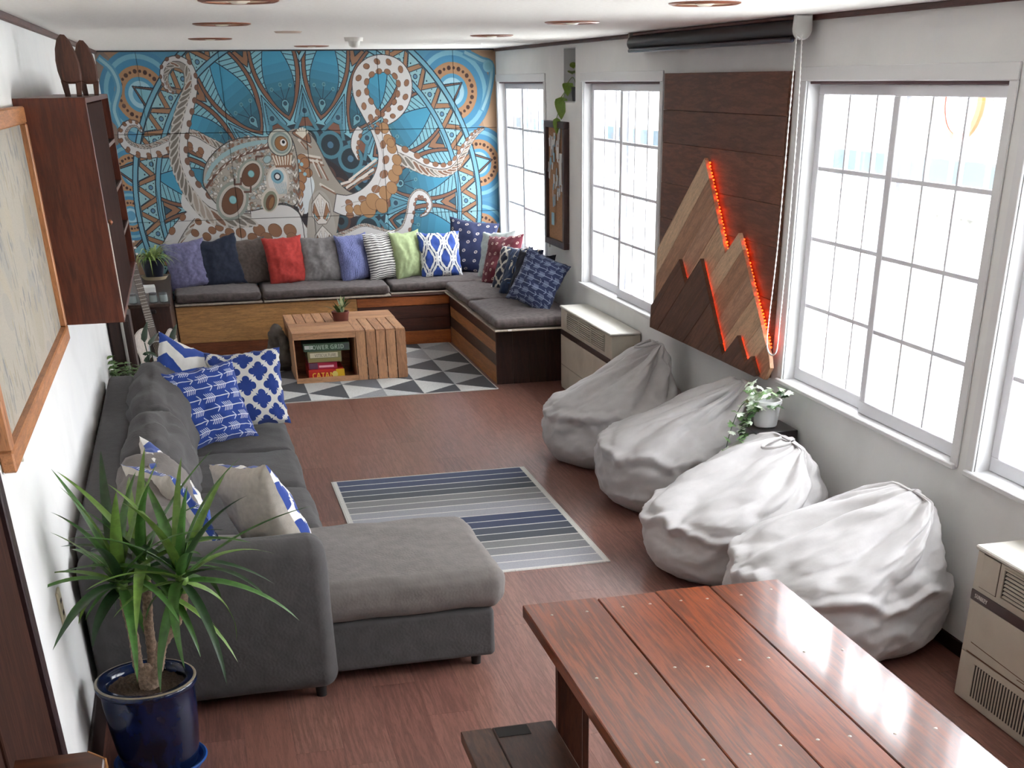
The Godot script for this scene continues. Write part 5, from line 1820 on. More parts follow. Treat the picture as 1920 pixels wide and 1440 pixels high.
# ---------------------------------------------------------------- things on and along the sofa wall
func build_left_things():
	# framed map
	var t := thing("framed_map", "large faded map in a light wood frame, opposite the windows", "picture", Vector3(XL + 0.001, 1.76, -5.13))
	var fw := wood("mapframe", c8(160, 96, 56), c8(196, 132, 84), Vector3(0, 1, 0), 0.45)
	var fz := wood("mapframez", c8(160, 96, 56), c8(196, 132, 84), Vector3(0, 0, 1), 0.45)
	var hw := 1.16
	var hh := 0.462
	new_image(512, 256, Color8(168, 161, 147))
	var r := RandomNumberGenerator.new()
	r.seed = 9
	for i in 60:
		disc(r.randf() * 512, r.randf() * 256, r.randf_range(14, 50), Color8(168, 161, 147).lerp([Color8(150, 147, 140), Color8(174, 163, 141), Color8(158, 147, 127)][i % 3], r.randf() * 0.8), r.randf_range(10, 30), r.randf() * 3)
	for i in 700:
		var x := r.randf() * 512
		var y := r.randf() * 256
		var k := sin(x * 0.03 + 1.0) + cos(y * 0.05 + x * 0.011) + r.randf() * 1.2
		if k > 0.4:
			disc(x, y, r.randf_range(1, 4), [Color8(140, 137, 132), Color8(152, 143, 127), Color8(128, 127, 126), Color8(160, 149, 127)][i % 4], r.randf_range(4, 15), r.randf_range(-0.3, 0.3))
	speckle(im, 0.06, 4)
	var sheet := obj("map_sheet", mat_sheet(hw * 2 - 0.1, hh * 2 - 0.1, 0.006), mat_tex(im, 0.7), t, Transform3D(Basis(Vector3(0, 0, -1), Vector3(1, 0, 0), Vector3(0, -1, 0)), Vector3(0.010, 0, 0)))
	for s in [-1.0, 1.0]:
		obj("frame_rail", box(0.042, 0.062, hw * 2, 0.005), fz, t, at(0.021, s * (hh - 0.031), 0))
		obj("frame_stile", box(0.042, hh * 2 - 0.126, 0.062, 0.005), fw, t, at(0.021, 0, s * (hw - 0.031)))
	obj("hanger", box(0.012, 0.035, 0.012, 0.002), mat(c8(190, 180, 160), 0.5), t, at(0.02, -hh - 0.018, hw - 0.28))
	# outlet
	var ol := thing("wall_outlet", "beige double wall outlet beside the sofa arm", "outlet", Vector3(XL, 0.685, -4.48))
	obj("plate", box(0.009, 0.125, 0.075, 0.003), mat(c8(214, 204, 172), 0.45), ol, at(0.0045, 0, 0))
	for s in [-1.0, 1.0]:
		obj("socket", box(0.002, 0.012, 0.03, 0.0005), mat(c8(40, 36, 30), 0.6), ol, at(0.0095, s * 0.022, 0))
	# dark low cabinet behind the sofa and a loose board
	var dw := wood("lowcab", c8(30, 17, 14), c8(54, 32, 26), Vector3(0, 1, 0), 0.45)
	var lc := thing("low_cabinet", "dark brown low cabinet behind the plants at the far end of the sofa", "cabinet", Vector3(-0.575, 0, -9.38))
	obj("body", box(0.15, 0.96, 0.26, 0.004), dw, lc, at(0, 0.48, 0))
	obj("post", rod(Vector3(0.02, 0.02, 0.155), Vector3(0.02, 0.97, 0.155), 0.010, 10), mat(c8(150, 148, 142), 0.4), lc)
	obj("door", box(0.13, 0.86, 0.008, 0.002), dw, lc, at(0.0, 0.49, 0.133))
	# dark side cabinet that closes the bench
	var sc := thing("side_cabinet", "dark brown cabinet at the end of the bench, topped by the spider plant", "cabinet", Vector3(-0.455, 0, -12.4))
	obj("body", box(0.35, 0.69, 1.86, 0.004), wood("sidecab", c8(36, 19, 16), c8(62, 36, 29), Vector3(0, 1, 0), 0.45), sc, at(0, 0.345, 0))
	obj("top", box(0.37, 0.025, 1.92, 0.004), wood("sidecabtop", c8(44, 30, 26), c8(74, 54, 46), Vector3(0, 0, 1), 0.35), sc, at(0, 0.7035, 0.01))
	obj("pine_side", box(0.03, 0.72, 0.34, 0.003), wood("pineside", c8(140, 84, 44), c8(178, 118, 70), Vector3(0, 1, 0), 0.5), sc, turned(Vector3(-0.165, 0.362, 1.11), Vector3(0, 0.06, 0)))
	obj("guitar_hook", box(0.11, 0.03, 0.05, 0.008), mat(c8(20, 20, 20), 0.6), sc, at(0.005, 0.655, 0.955))
	var jars := ["clear spice jar at the wall end of the row on the side cabinet", "clear spice jar second from the wall on the side cabinet", "clear spice jar third from the wall on the side cabinet", "clear spice jar at the bench end of the row on the side cabinet"]
	for i in 4:
		var j := thing("spice_jar", jars[i], "jar", Vector3(-0.57 + i * 0.083, 0.717, -11.53), 0, "spice jars on the side cabinet")
		obj("glass_body", lathe([Vector2(0, 0), Vector2(0.03, 0), Vector2(0.034, 0.008), Vector2(0.034, 0.05), Vector2(0.03, 0.058)], 20), mat(c8(150, 160, 158), 0.15), j)
		obj("lid", lathe_hard([Vector2(0.032, 0.058), Vector2(0.032, 0.074), Vector2(0, 0.074)], 20), mat(c8(90, 90, 92), 0.35), j)
	var wb := thing("tissue_box", "small white box on the side cabinet, beside the guitar neck", "box", Vector3(-0.455, 0.717, -12.15), 0.05)
	obj("carton", box(0.12, 0.05, 0.16, 0.004), mat(c8(222, 222, 218), 0.6), wb, at(0, 0.025, 0))
	guitar()


func guitar():
	var g := thing("acoustic_guitar", "pale-topped cutaway acoustic guitar with dark sides, leaning at the side cabinet", "guitar", Vector3(-0.365, 0.03, -10.96))
	g.rotation = Vector3(-0.07, 0.0, 0.125)
	g.scale = Vector3.ONE * 1.13
	var half := [Vector2(0.0, 0.0), Vector2(0.10, 0.012), Vector2(0.172, 0.06), Vector2(0.195, 0.14), Vector2(0.178, 0.22), Vector2(0.142, 0.28), Vector2(0.134, 0.33), Vector2(0.148, 0.39), Vector2(0.150, 0.44), Vector2(0.135, 0.475), Vector2(0.112, 0.478), Vector2(0.085, 0.452), Vector2(0.055, 0.430), Vector2(0.028, 0.440), Vector2(0.0, 0.50)]
	var left := [Vector2(-0.06, 0.515), Vector2(-0.11, 0.495), Vector2(-0.145, 0.45), Vector2(-0.15, 0.40), Vector2(-0.136, 0.34), Vector2(-0.142, 0.28), Vector2(-0.178, 0.22), Vector2(-0.195, 0.14), Vector2(-0.172, 0.06), Vector2(-0.10, 0.012)]
	var pts := half + left
	var p := PackedVector2Array(curve_pts(pts, 3, true))
	var dark := mat(c8(34, 24, 24), 0.25)
	var ebony := mat(c8(44, 36, 36), 0.4)
	obj("body", slab(p, 0.095, 0.004), dark, g, at(0, 0, -0.05))
	var inner := Geometry2D.offset_polygon(p, -0.004)
	obj("soundboard", slab(inner[0], 0.004, 0.001), wood("spruce", c8(236, 224, 210), c8(248, 240, 232), Vector3(0, 1, 0), 0.25), g, at(0, 0, -0.001))  # pale top, whitened further so the colour carries its glossy sheen
	var rim := []
	for i in p.size() + 1:
		rim.append(Vector3(p[i % p.size()].x, p[i % p.size()].y, 0.0))
	obj("binding", tube(rim, 0.003, 6, false), mat(c8(226, 220, 208), 0.4), g)
	obj("sound_hole", lathe([Vector2(0.054, 0), Vector2(0.0, 0.0012)], 28), mat(c8(30, 20, 18), 0.8), g, turned(Vector3(0, 0.36, 0.0012), Vector3(PI / 2, 0, 0)))
	obj("rosette", lathe_hard([Vector2(0.053, 0), Vector2(0.053, 0.002), Vector2(0.064, 0.002), Vector2(0.064, 0)], 32), mat(c8(206, 210, 214), 0.3), g, turned(Vector3(0, 0.36, 0.0006), Vector3(PI / 2, 0, 0)))
	obj("bridge", box(0.15, 0.026, 0.01, 0.003), ebony, g, at(0, 0.17, 0.006))
	obj("pick_guard", slab(PackedVector2Array([Vector2(-0.055, 0.32), Vector2(-0.115, 0.275), Vector2(-0.1, 0.255), Vector2(-0.05, 0.285)]), 0.002, 0.0005), mat(c8(60, 40, 34), 0.3), g, at(0, 0, 0.002))
	obj("neck", slab(PackedVector2Array([Vector2(-0.028, 0.42), Vector2(0.028, 0.42), Vector2(0.023, 0.93), Vector2(-0.023, 0.93)]), 0.022, 0.004), dark, g, at(0, 0, -0.004))
	var fb := obj("fingerboard", slab(PackedVector2Array([Vector2(-0.0285, 0.418), Vector2(0.0285, 0.418), Vector2(0.0235, 0.93), Vector2(-0.0235, 0.93)]), 0.006, 0.001), mat(c8(92, 82, 80), 0.4), g, at(0, 0, 0.0105))
	for i in 19:
		var y := 0.93 - 0.62 * (1.0 - pow(2.0, -(i + 1) / 12.0))
		obj("fret", box(lerpf(0.05, 0.044, (y - 0.42) / 0.51), 0.0032, 0.003, 0.001), mat(c8(206, 202, 194), 0.3), fb, at(0, y, 0.0042))
	obj("nut", box(0.048, 0.008, 0.008, 0.001), mat(c8(232, 224, 204), 0.4), g, at(0, 0.934, 0.011))
	var hs := obj("headstock", slab(PackedVector2Array([Vector2(-0.023, 0.938), Vector2(0.023, 0.938), Vector2(0.037, 0.985), Vector2(0.034, 1.10), Vector2(0.0, 1.112), Vector2(-0.034, 1.10), Vector2(-0.037, 0.985)]), 0.016, 0.002), dark, g, turned(Vector3(0, 0, 0.012), Vector3(-0.0, 0, 0)))
	for s in [-1.0, 1.0]:
		for i in 3:
			obj("tuner", rod(Vector3(s * 0.03, 0.99 + i * 0.04, 0), Vector3(s * 0.052, 0.99 + i * 0.04, 0), 0.007, 8), mat(c8(206, 204, 198), 0.25), hs)
	for i in 6:
		obj("string", rod(Vector3(lerpf(-0.02, 0.02, i / 5.0), 0.17, 0.014), Vector3(lerpf(-0.017, 0.017, i / 5.0), 0.934, 0.017), 0.0006, 4), mat(c8(190, 180, 160), 0.3), g)


# ---------------------------------------------------------------- plants
func leaf_mat(key: String, a: Color, b: Color) -> StandardMaterial3D:
	if cache.has("leaf" + key):
		return cache["leaf" + key]
	var m := StandardMaterial3D.new()
	m.albedo_color = b
	m.albedo_texture = noise_tex("leaftex%.2f" % contrast(a, b), 0.02, 3, [grey(contrast(a, b)).linear_to_srgb(), Color.WHITE, grey(lerpf(contrast(a, b), 1.0, 0.4)).linear_to_srgb()], 128, 128, 19)
	m.uv1_triplanar = true
	m.uv1_scale = Vector3.ONE * 6.0
	m.roughness = 0.4
	m.backlight_enabled = true
	m.backlight = Color(0.25, 0.3, 0.12)
	cache["leaf" + key] = m
	return m


# blade that starts at the origin along -z, lies in x, bends down by `bend`, folded along the middle
func leaf(length: float, width: float, bend: float, fold: float, n := 10, heart := false) -> ArrayMesh:
	return grid(4, n, func(u, v):
		var ang: float = -bend * v
		var along := Vector3(0, 0, 0)
		# integrate the bend
		var y := 0.0
		var z := 0.0
		var steps := 6
		for i in steps:
			var a: float = -bend * v * (i + 0.5) / steps
			y += sin(a) * length * v / steps
			z -= cos(a) * length * v / steps
		var w: float = width * (pow(sin(PI * pow(clampf(v, 0.0, 1.0), 0.55 if heart else 0.5)), 0.8 if heart else 0.7) + (0.0 if heart else 0.18 * (1.0 - v)))
		var s: float = u * 2.0 - 1.0
		return Vector3(s * w / 2, y + absf(s) * w * fold * 0.5, z))


func ivy_leaf(k: float) -> ArrayMesh:
	var o := [Vector2(0, 0), Vector2(0.35, -0.12), Vector2(0.5, 0.15), Vector2(0.3, 0.35), Vector2(0.42, 0.62), Vector2(0.16, 0.62), Vector2(0, 1.0), Vector2(-0.16, 0.62), Vector2(-0.42, 0.62), Vector2(-0.3, 0.35), Vector2(-0.5, 0.15), Vector2(-0.35, -0.12)]
	var st := SurfaceTool.new()
	st.begin(Mesh.PRIMITIVE_TRIANGLES)
	st.set_smooth_group(-1)
	var c := Vector3(0, 0.06 * k, -0.35 * k)
	for i in o.size():
		var a: Vector2 = o[i] * k
		var b: Vector2 = o[(i + 1) % o.size()] * k
		var pa := Vector3(a.x, -absf(a.x) * 0.25, -a.y)
		var pb := Vector3(b.x, -absf(b.x) * 0.25, -b.y)
		for p in [c, pb, pa]:
			st.add_vertex(p)
	return st.commit()


func build_plants():
	yucca()
	# floor plants behind the sofa
	var fp := thing("fern", "green fern behind the far end of the sofa, beside the low cabinet", "plant", Vector3(-0.50, 0, -8.78))
	obj("pot", lathe_hard([Vector2(0, 0), Vector2(0.09, 0), Vector2(0.12, 0.24), Vector2(0.11, 0.24), Vector2(0.10, 0.21), Vector2(0, 0.21)], 24), mat(c8(70, 52, 44), 0.6), fp)
	var fm := leaf_mat("fern", c8(52, 88, 42), c8(92, 126, 62))
	var fl := leaf(0.07, 0.03, 0.5, 0.2, 4)
	for i in 46:
		var a := i * 2.39996
		var len_ := rng.randf_range(0.42, 0.58)
		var up := rng.randf_range(0.9, 1.35)
		var path := []
		for k in 7:
			var s := k / 6.0
			path.append(Vector3(cos(a) * cos(up) * len_ * s * 1.2, 0.24 + sin(up) * len_ * s * 1.25 - 0.16 * s * s, sin(a) * cos(up) * len_ * s * 0.6))
		for k in path.size():
			path[k].x = clampf(path[k].x, -0.12, 0.3)
		var fr := [[tube(path, 0.0025, 5), Transform3D()]]
		for k in range(2, 14):
			var s := k / 13.0 * 6.0
			var p: Vector3 = path[int(s)].lerp(path[mini(int(s) + 1, 6)], s - int(s))
			for side in [-1.0, 1.0]:
				fr.append([fl, turned(p, Vector3(0.1, a * -1.0 + side * 1.2 - PI / 2, 0.2 * side))])
		obj("frond", joined(fr), fm, fp)
	var rp := thing("rubber_plant", "dark round-leaved plant in front of the guitar, behind the sofa", "plant", Vector3(-0.335, 0, -8.74))
	obj("pot", lathe_hard([Vector2(0, 0), Vector2(0.075, 0), Vector2(0.10, 0.2), Vector2(0.092, 0.2), Vector2(0.085, 0.17), Vector2(0, 0.17)], 24), mat(c8(46, 46, 48), 0.5), rp)
	var rm := leaf_mat("rubber", c8(20, 44, 30), c8(40, 70, 46))
	var rl := leaf(0.085, 0.05, 0.4, 0.2, 6, true)
	var big := leaf(0.14, 0.06, 0.3, 0.2, 6, true)
	for i in 7:
		var a := i * 0.9
		var top := Vector3(cos(a) * 0.11 + 0.02, rng.randf_range(0.70, 0.83), sin(a) * 0.07)
		obj("stem", tube([Vector3(cos(a) * 0.03, 0.15, sin(a) * 0.03), top * 0.6 + Vector3(0, 0.1, 0), top], 0.004, 6), rm, rp)
		for k in 7:
			var p := top - Vector3(0, k * 0.045, 0)
			obj("leaf", rl, rm, rp, turned(p + Vector3(0, 0.01, 0), Vector3(rng.randf_range(-0.2, 0.8), a + k * 2.3, rng.randf_range(-0.4, 0.4))))
	for q in [[-0.07, 0.88, 0.9], [-0.04, 0.86, 0.3], [0.10, 0.87, 0.7]]:
		obj("leaf", big, rm, rp, turned(Vector3(q[0], q[1] - 0.02, 0), Vector3(q[2] + 0.3, -0.5, 0.3)))
		obj("stem", tube([Vector3(0, 0.17, 0), Vector3(q[0] * 0.6, 0.5, 0), Vector3(q[0], q[1] - 0.02, 0)], 0.004, 6), rm, rp)
	# spider plant on the side cabinet
	var sp := thing("spider_plant", "bushy spider plant in a dark pot with a pale saucer, on the side cabinet", "plant", Vector3(-0.41, 0.717, -13.0))
	obj("saucer", lathe_hard([Vector2(0, 0), Vector2(0.10, 0), Vector2(0.125, 0.03), Vector2(0.118, 0.03), Vector2(0.1, 0.01), Vector2(0, 0.01)], 28), mat(c8(206, 190, 160), 0.5), sp)
	obj("pot", lathe_hard([Vector2(0, 0.011), Vector2(0.075, 0.011), Vector2(0.115, 0.17), Vector2(0.105, 0.17), Vector2(0.1, 0.15), Vector2(0, 0.15)], 28), mat(c8(24, 28, 44), 0.3), sp)
	var gm := leaf_mat("spider", c8(96, 132, 56), c8(158, 180, 104))
	var gd := leaf_mat("spiderdark", c8(64, 98, 44), c8(112, 146, 70))
	for i in 90:
		var a := i * 2.39996
		var l := rng.randf_range(0.22, 0.38) * (0.6 if sin(a) > 0.5 else 1.0)
		obj("leaf", leaf(l, 0.014, rng.randf_range(1.4, 2.4), 0.3, 7), gm if i % 3 else gd, sp, turned(Vector3(cos(a) * 0.03, 0.155, sin(a) * 0.03), Vector3(rng.randf_range(0.7, 1.35), a, 0)))
	# small snake plant on the crate table
	var sn := thing("snake_plant", "small snake plant in a low terracotta pot on the crate table", "plant", Vector3(1.19, 0.427, -11.99))
	obj("pot", lathe_hard([Vector2(0, 0), Vector2(0.066, 0), Vector2(0.075, 0.058), Vector2(0.080, 0.058), Vector2(0.080, 0.076), Vector2(0.070, 0.076), Vector2(0.066, 0.06), Vector2(0, 0.06)], 28), mat(c8(112, 56, 44), 0.7), sn)
	var sa := leaf_mat("snake", c8(40, 74, 44), c8(84, 116, 64))
	var sb := leaf_mat("snakepale", c8(150, 164, 104), c8(196, 200, 150))
	for i in 11:
		var a := i * 2.39996
		var l := rng.randf_range(0.10, 0.17)
		obj("leaf", leaf(l, 0.036, 0.25, 0.4, 6), sb if i % 4 == 0 else sa, sn, turned(Vector3(cos(a) * 0.02, 0.06, sin(a) * 0.02), Vector3(rng.randf_range(0.75, 1.4), a, 0)))
	obj("leaf", leaf(0.15, 0.025, 0.6, 0.4, 6), sa, sn, turned(Vector3(-0.02, 0.06, 0), Vector3(0.75, PI / 2, 0)))


func yucca():
	var t := thing("potted_yucca", "three-stemmed yucca in a glossy navy pot beside the sofa arm", "plant", Vector3(-0.41, 0, -4.47))
	var glaze := StandardMaterial3D.new()
	glaze.albedo_texture = noise_tex("glaze", 0.01, 4, [c8(7, 10, 20), c8(14, 30, 66), c8(9, 14, 32)], 256, 256, 71)
	glaze.uv1_triplanar = true
	glaze.uv1_scale = Vector3(3, 1.5, 3)
	glaze.roughness = 0.12
	obj("saucer", lathe_hard([Vector2(0, 0), Vector2(0.15, 0), Vector2(0.172, 0.034), Vector2(0.178, 0.036), Vector2(0.172, 0.04), Vector2(0.162, 0.036), Vector2(0.148, 0.012), Vector2(0, 0.012)], 44), mat(c8(32, 84, 160), 0.35), t)
	var prof := [Vector2(0, 0.013), Vector2(0.135, 0.013), Vector2(0.140, 0.02), Vector2(0.156, 0.10), Vector2(0.166, 0.2), Vector2(0.172, 0.30), Vector2(0.172, 0.345), Vector2(0.184, 0.352), Vector2(0.188, 0.365), Vector2(0.184, 0.376), Vector2(0.172, 0.378), Vector2(0.150, 0.374), Vector2(0.142, 0.35), Vector2(0.140, 0.33)]
	obj("pot", lathe(prof, 56), glaze, t)
	obj("rim", lathe([Vector2(0.186, 0.3755), Vector2(0.181, 0.379), Vector2(0.176, 0.3785)], 56), mat(c8(140, 128, 108), 0.3), t)
	var sn := FastNoiseLite.new()
	sn.frequency = 18.0
	obj("soil", grid(48, 24, func(u, v):
		var r: float = (1.0 - v) * 0.141
		var p := Vector3(cos(-u * TAU) * r, 0, sin(-u * TAU) * r)
		return p + Vector3(0, 0.345 + 0.012 * sn.get_noise_2d(p.x * 3, p.z * 3) + 0.006 * sn.get_noise_2d(p.x * 12, p.z * 12), 0), true), fabric("soil", c8(44, 32, 24), c8(112, 90, 70), 24.0, 0.8, 0.0), t)
	# ringed trunks
	var bark := fabric("bark", c8(112, 84, 66), c8(184, 156, 132), 14.0, 0.5, 0.0)
	var o := Vector3(0.41, 0, 4.47)
	var stems := [[Vector3(-0.405, 0.33, -4.46), Vector3(-0.425, 0.42, -4.46), Vector3(-0.422, 0.55, -4.46), Vector3(-0.43, 0.69, -4.47), Vector3(-0.43, 0.74, -4.47)], [Vector3(-0.39, 0.36, -4.49), Vector3(-0.372, 0.45, -4.5), Vector3(-0.365, 0.58, -4.5), Vector3(-0.352, 0.68, -4.52), Vector3(-0.345, 0.78, -4.53)], [Vector3(-0.39, 0.36, -4.45), Vector3(-0.35, 0.44, -4.43), Vector3(-0.325, 0.52, -4.42), Vector3(-0.265, 0.60, -4.41), Vector3(-0.225, 0.68, -4.41), Vector3(-0.215, 0.76, -4.41)]]
	obj("trunk", tube([Vector3(-0.40, 0.325, -4.46) + o, Vector3(-0.40, 0.36, -4.46) + o, Vector3(-0.402, 0.40, -4.465) + o, Vector3(-0.405, 0.43, -4.465) + o], [0.038, 0.037, 0.031, 0.022], 14), bark, t)
	for s in stems:
		var pts := []
		for p in s:
			pts.append(p + o)
		var path := curve_pts(pts, 14)
		var rad := []
		for i in path.size():
			rad.append(lerpf(0.0195, 0.0165, float(i) / path.size()) + (0.0022 if i % 4 == 0 else 0.0) + rng.randf_range(-0.0006, 0.0006))
		obj("trunk", tube(path, rad, 12), bark, t)
	var g0 := leaf_mat("yucca", c8(38, 76, 34), c8(72, 116, 50))
	var g1 := leaf_mat("yuccadark", c8(22, 46, 30), c8(44, 74, 40))
	var g2 := leaf_mat("yuccalight", c8(70, 108, 46), c8(112, 146, 66))
	var heads := [[Vector3(-0.43, 0.73, -4.47), 28, 0.50], [Vector3(-0.345, 0.77, -4.53), 16, 0.46], [Vector3(-0.215, 0.75, -4.41), 26, 0.47]]
	for h in heads.size():
		var c: Vector3 = heads[h][0] + o
		var n: int = heads[h][1]
		obj("crown_sheath", tube([c - Vector3(0, 0.03, 0), c + Vector3(0, 0.02, 0), c + Vector3(0, 0.06, 0)], [0.021, 0.024, 0.012], 10), g2, t)
		for i in n:
			var s := float(i) / (n - 1)
			var a := i * 2.39996 + h * 1.3
			var pitch := lerpf(-0.35, 1.42, pow(s, 0.85)) + rng.randf_range(-0.12, 0.12)
			var l: float = heads[h][2] * lerpf(0.88, 1.05, sin(s * PI)) * rng.randf_range(0.85, 1.12)
			# keep the blades clear of the wall
			if cos(a + PI / 2) * cos(pitch) * l + c.x - 0.41 < -0.62:
				l *= 0.62
			var bend := lerpf(1.15, 0.3, s) + rng.randf_range(-0.2, 0.4)
			obj("leaf", leaf(l, rng.randf_range(0.032, 0.044), bend, 0.35, 12), [g0, g1, g0, g2][(i + h) % 4] if s < 0.8 else [g0, g2][i % 2], t, turned(c + Vector3(0, 0.03 * s, 0), Vector3(pitch, a, rng.randf_range(-0.25, 0.25))))


# ---------------------------------------------------------------- cushions
# half of a cushion: front (side +1) or back (-1)
func half_pillow(w: float, h: float, t: float, side: float, seed_: int, chop: float, uvk := 1.0) -> ArrayMesh:
	var ns := FastNoiseLite.new()
	ns.seed = seed_
	ns.frequency = 1.0
	ns.fractal_octaves = 3
	return grid(30, 30, func(u, v):
		var a: float = (2.0 * u - 1.0) * side
		var b: float = 2.0 * v - 1.0
		# finer lines near the seams
		a = sin(a * PI / 2) * 0.35 + a * 0.65
		b = sin(b * PI / 2) * 0.35 + b * 0.65
		var x := a * w / 2 * (1.0 - 0.09 * (1.0 - b * b))
		var y := b * h / 2 * (1.0 - 0.08 * (1.0 - a * a))
		var e: float = maxf(0.0, (1.0 - a * a) * (1.0 - b * b))
		var z: float = t / 2 * pow(e, 0.42) * (1.0 - 0.12 * b)
		var near: float = 1.0 - pow(e, 0.5)
		z += pow(e, 0.35) * (0.020 * ns.get_noise_2d(a * 1.6, b * 1.6 + side) + 0.011 * near * ns.get_noise_2d(a * 6.0 + 9.0, b * 6.0 + side))
		y -= chop * exp(-a * a * 7.0) * smoothstep(-0.4, 1.0, b)
		y += 0.012 * ns.get_noise_2d(a * 2.0 + 40.0, b * 0.5) * absf(b)
		x += 0.012 * ns.get_noise_2d(a * 0.5, b * 2.0 + 70.0) * absf(a)
		return Vector3(x, y, z * side))


# base: middle of the lower edge; turn: yaw, lean back, roll
func cushion(label: String, base: Vector3, yaw: float, lean: float, roll: float, front: Material, back: Material, group: String, w := 0.43, h := 0.43, t := 0.17, chop := 0.0) -> Node3D:
	var o := thing("cushion", label, "cushion", base, 0, group)
	o.basis = Basis.from_euler(Vector3(-lean, yaw, 0)) * Basis(Vector3(0, 0, 1), roll)
	o.position = base + Basis.from_euler(Vector3(-lean, yaw, 0)) * Vector3(0, h / 2 * 0.97, 0)
	var s := int(absf(base.x * 731.0 + base.z * 97.0)) % 900
	obj("front_cover", half_pillow(w, h, t, 1.0, s, chop), front, o)
	obj("back_cover", half_pillow(w, h, t, -1.0, s, chop), back, o)
	return o


func print_mat(key: String, img: Image) -> StandardMaterial3D:
	var m := StandardMaterial3D.new()
	m.albedo_texture = ImageTexture.create_from_image(img)
	m.roughness = 0.9
	m.rim_enabled = true
	m.rim = 0.25
	m.heightmap_enabled = true
	m.heightmap_texture = noise_tex("weave", 0.25, 2, [], 256, 256, 3)
	m.heightmap_scale = 0.04
	return m


func arrow_print(ground: Color, ink: Color, rows: int, cols: float) -> Image:
	new_image(512, 512, ground)
	var dy := 512.0 / rows
	var dx := 512.0 / cols
	for j in rows + 1:
		for i in range(-1, int(cols) + 2):
			var x := i * dx + (j % 2) * dx * 0.5
			var y := (j + 0.5) * dy
			stroke(PackedVector2Array([Vector2(x, y), Vector2(x + dx * 0.94, y)]), 5.5, ink)
			for s in [-1.0, 1.0]:
				stroke(PackedVector2Array([Vector2(x + dx * 0.94, y), Vector2(x + dx * 0.82, y + s * dy * 0.36)]), 5.5, ink)
				for k in 5:
					var q := x + dx * (0.06 + k * 0.065)
					stroke(PackedVector2Array([Vector2(q + dx * 0.10, y), Vector2(q, y + s * dy * 0.4)]), 4.5, ink)
	return im


func quatrefoil_print(ground: Color, ink: Color, n: int) -> Image:
	new_image(512, 512, ink)
	var d := 512.0 / n
	for j in range(-1, n * 2 + 2):
		for i in range(-1, n + 2):
			var x := i * d + (j % 2) * d * 0.5
			var y := j * d * 0.5
			var k := d * 0.20
			for q in [Vector2(0, -1), Vector2(0, 1), Vector2(-1, 0), Vector2(1, 0)]:
				var c: Vector2 = Vector2(x, y) + q * k * 1.12
				disc(c.x, c.y, k * 0.66, ground)
			fill(PackedVector2Array([Vector2(x - k * 1.1, y - k * 1.1), Vector2(x - k * 0.4, y - k * 0.8), Vector2(x + k * 0.4, y - k * 0.8), Vector2(x + k * 1.1, y - k * 1.1), Vector2(x + k * 0.8, y - k * 0.4), Vector2(x + k * 0.8, y + k * 0.4), Vector2(x + k * 1.1, y + k * 1.1), Vector2(x + k * 0.4, y + k * 0.8), Vector2(x - k * 0.4, y + k * 0.8), Vector2(x - k * 1.1, y + k * 1.1), Vector2(x - k * 0.8, y + k * 0.4), Vector2(x - k * 0.8, y - k * 0.4)]), ground)
	return im


func chevron_print(ground: Color, ink: Color) -> Image:
	new_image(256, 256, ground)
	for j in range(-1, 4):
		var y := j * 84.0 + 20.0
		for i in 3:
			var x := i * 128.0 - 32.0
			fill(PackedVector2Array([Vector2(x, y), Vector2(x + 64, y + 40), Vector2(x + 128, y), Vector2(x + 128, y + 42), Vector2(x + 64, y + 82), Vector2(x, y + 42)]), ink)
	return im


func ogee_print(ground: Color, ink: Color, core: Color) -> Image:
	new_image(512, 512, ground)
	var shape := func(x: float, y: float, a: float, b: float) -> PackedVector2Array:
		var p := PackedVector2Array()
		for i in 24:
			var t := TAU * i / 24
			var w := sin(t)
			p.append(Vector2(x + signf(w) * pow(absf(w), 1.25) * a, y - cos(t) * b))
		return p
	for j in range(-1, 5):
		for i in range(-1, 5):
			var x := i * 186.0 + absi(j % 2) * 93.0 + 20.0
			var y := j * 168.0 + 40.0
			stroke(shape.call(x, y, 86, 162), 16, ink, true)
			stroke(shape.call(x, y, 58, 108), 17, ink, true)
			fill(shape.call(x, y, 43, 84), core)
	return im


func dot_print(ground: Color, ink: Color, seed_: int) -> Image:
	new_image(384, 384, ground)
	var r := RandomNumberGenerator.new()
	r.seed = seed_
	for j in 6:
		for i in 6:
			var x := i * 64.0 + 32 + r.randf_range(-12, 12)
			var y := j * 64.0 + 32 + r.randf_range(-12, 12)
			disc(x, y, 13, ink, 10, r.randf())
			disc(x, y, 6, ground.lerp(ink, 0.25), 5)
	speckle(im, 0.25, seed_)
	return im


func stripe_print() -> Image:
	new_image(256, 256, Color8(214, 212, 206))
	for j in 20:
		fill(PackedVector2Array([Vector2(0, j * 12.8), Vector2(256, j * 12.8 + 1), Vector2(256, j * 12.8 + 5.5), Vector2(0, j * 12.8 + 5)]), Color8(52, 50, 54))
	return im


func block_print() -> Image:
	new_image(384, 384, Color8(34, 52, 84))
	var r := RandomNumberGenerator.new()
	r.seed = 12
	for i in 60:
		var x := r.randf() * 384
		var y := r.randf() * 384
		var c: Color = [Color8(206, 198, 180), Color8(60, 96, 146), Color8(24, 34, 56), Color8(190, 184, 168)][i % 4]
		if i % 3 == 0:
			stroke(PackedVector2Array([Vector2(x, y), Vector2(x + r.randf_range(-90, 90), y)]), 6, c)
		else:
			stroke(PackedVector2Array([Vector2(x, y), Vector2(x, y + r.randf_range(30, 90))]), r.randf_range(5, 16), c)
	return im


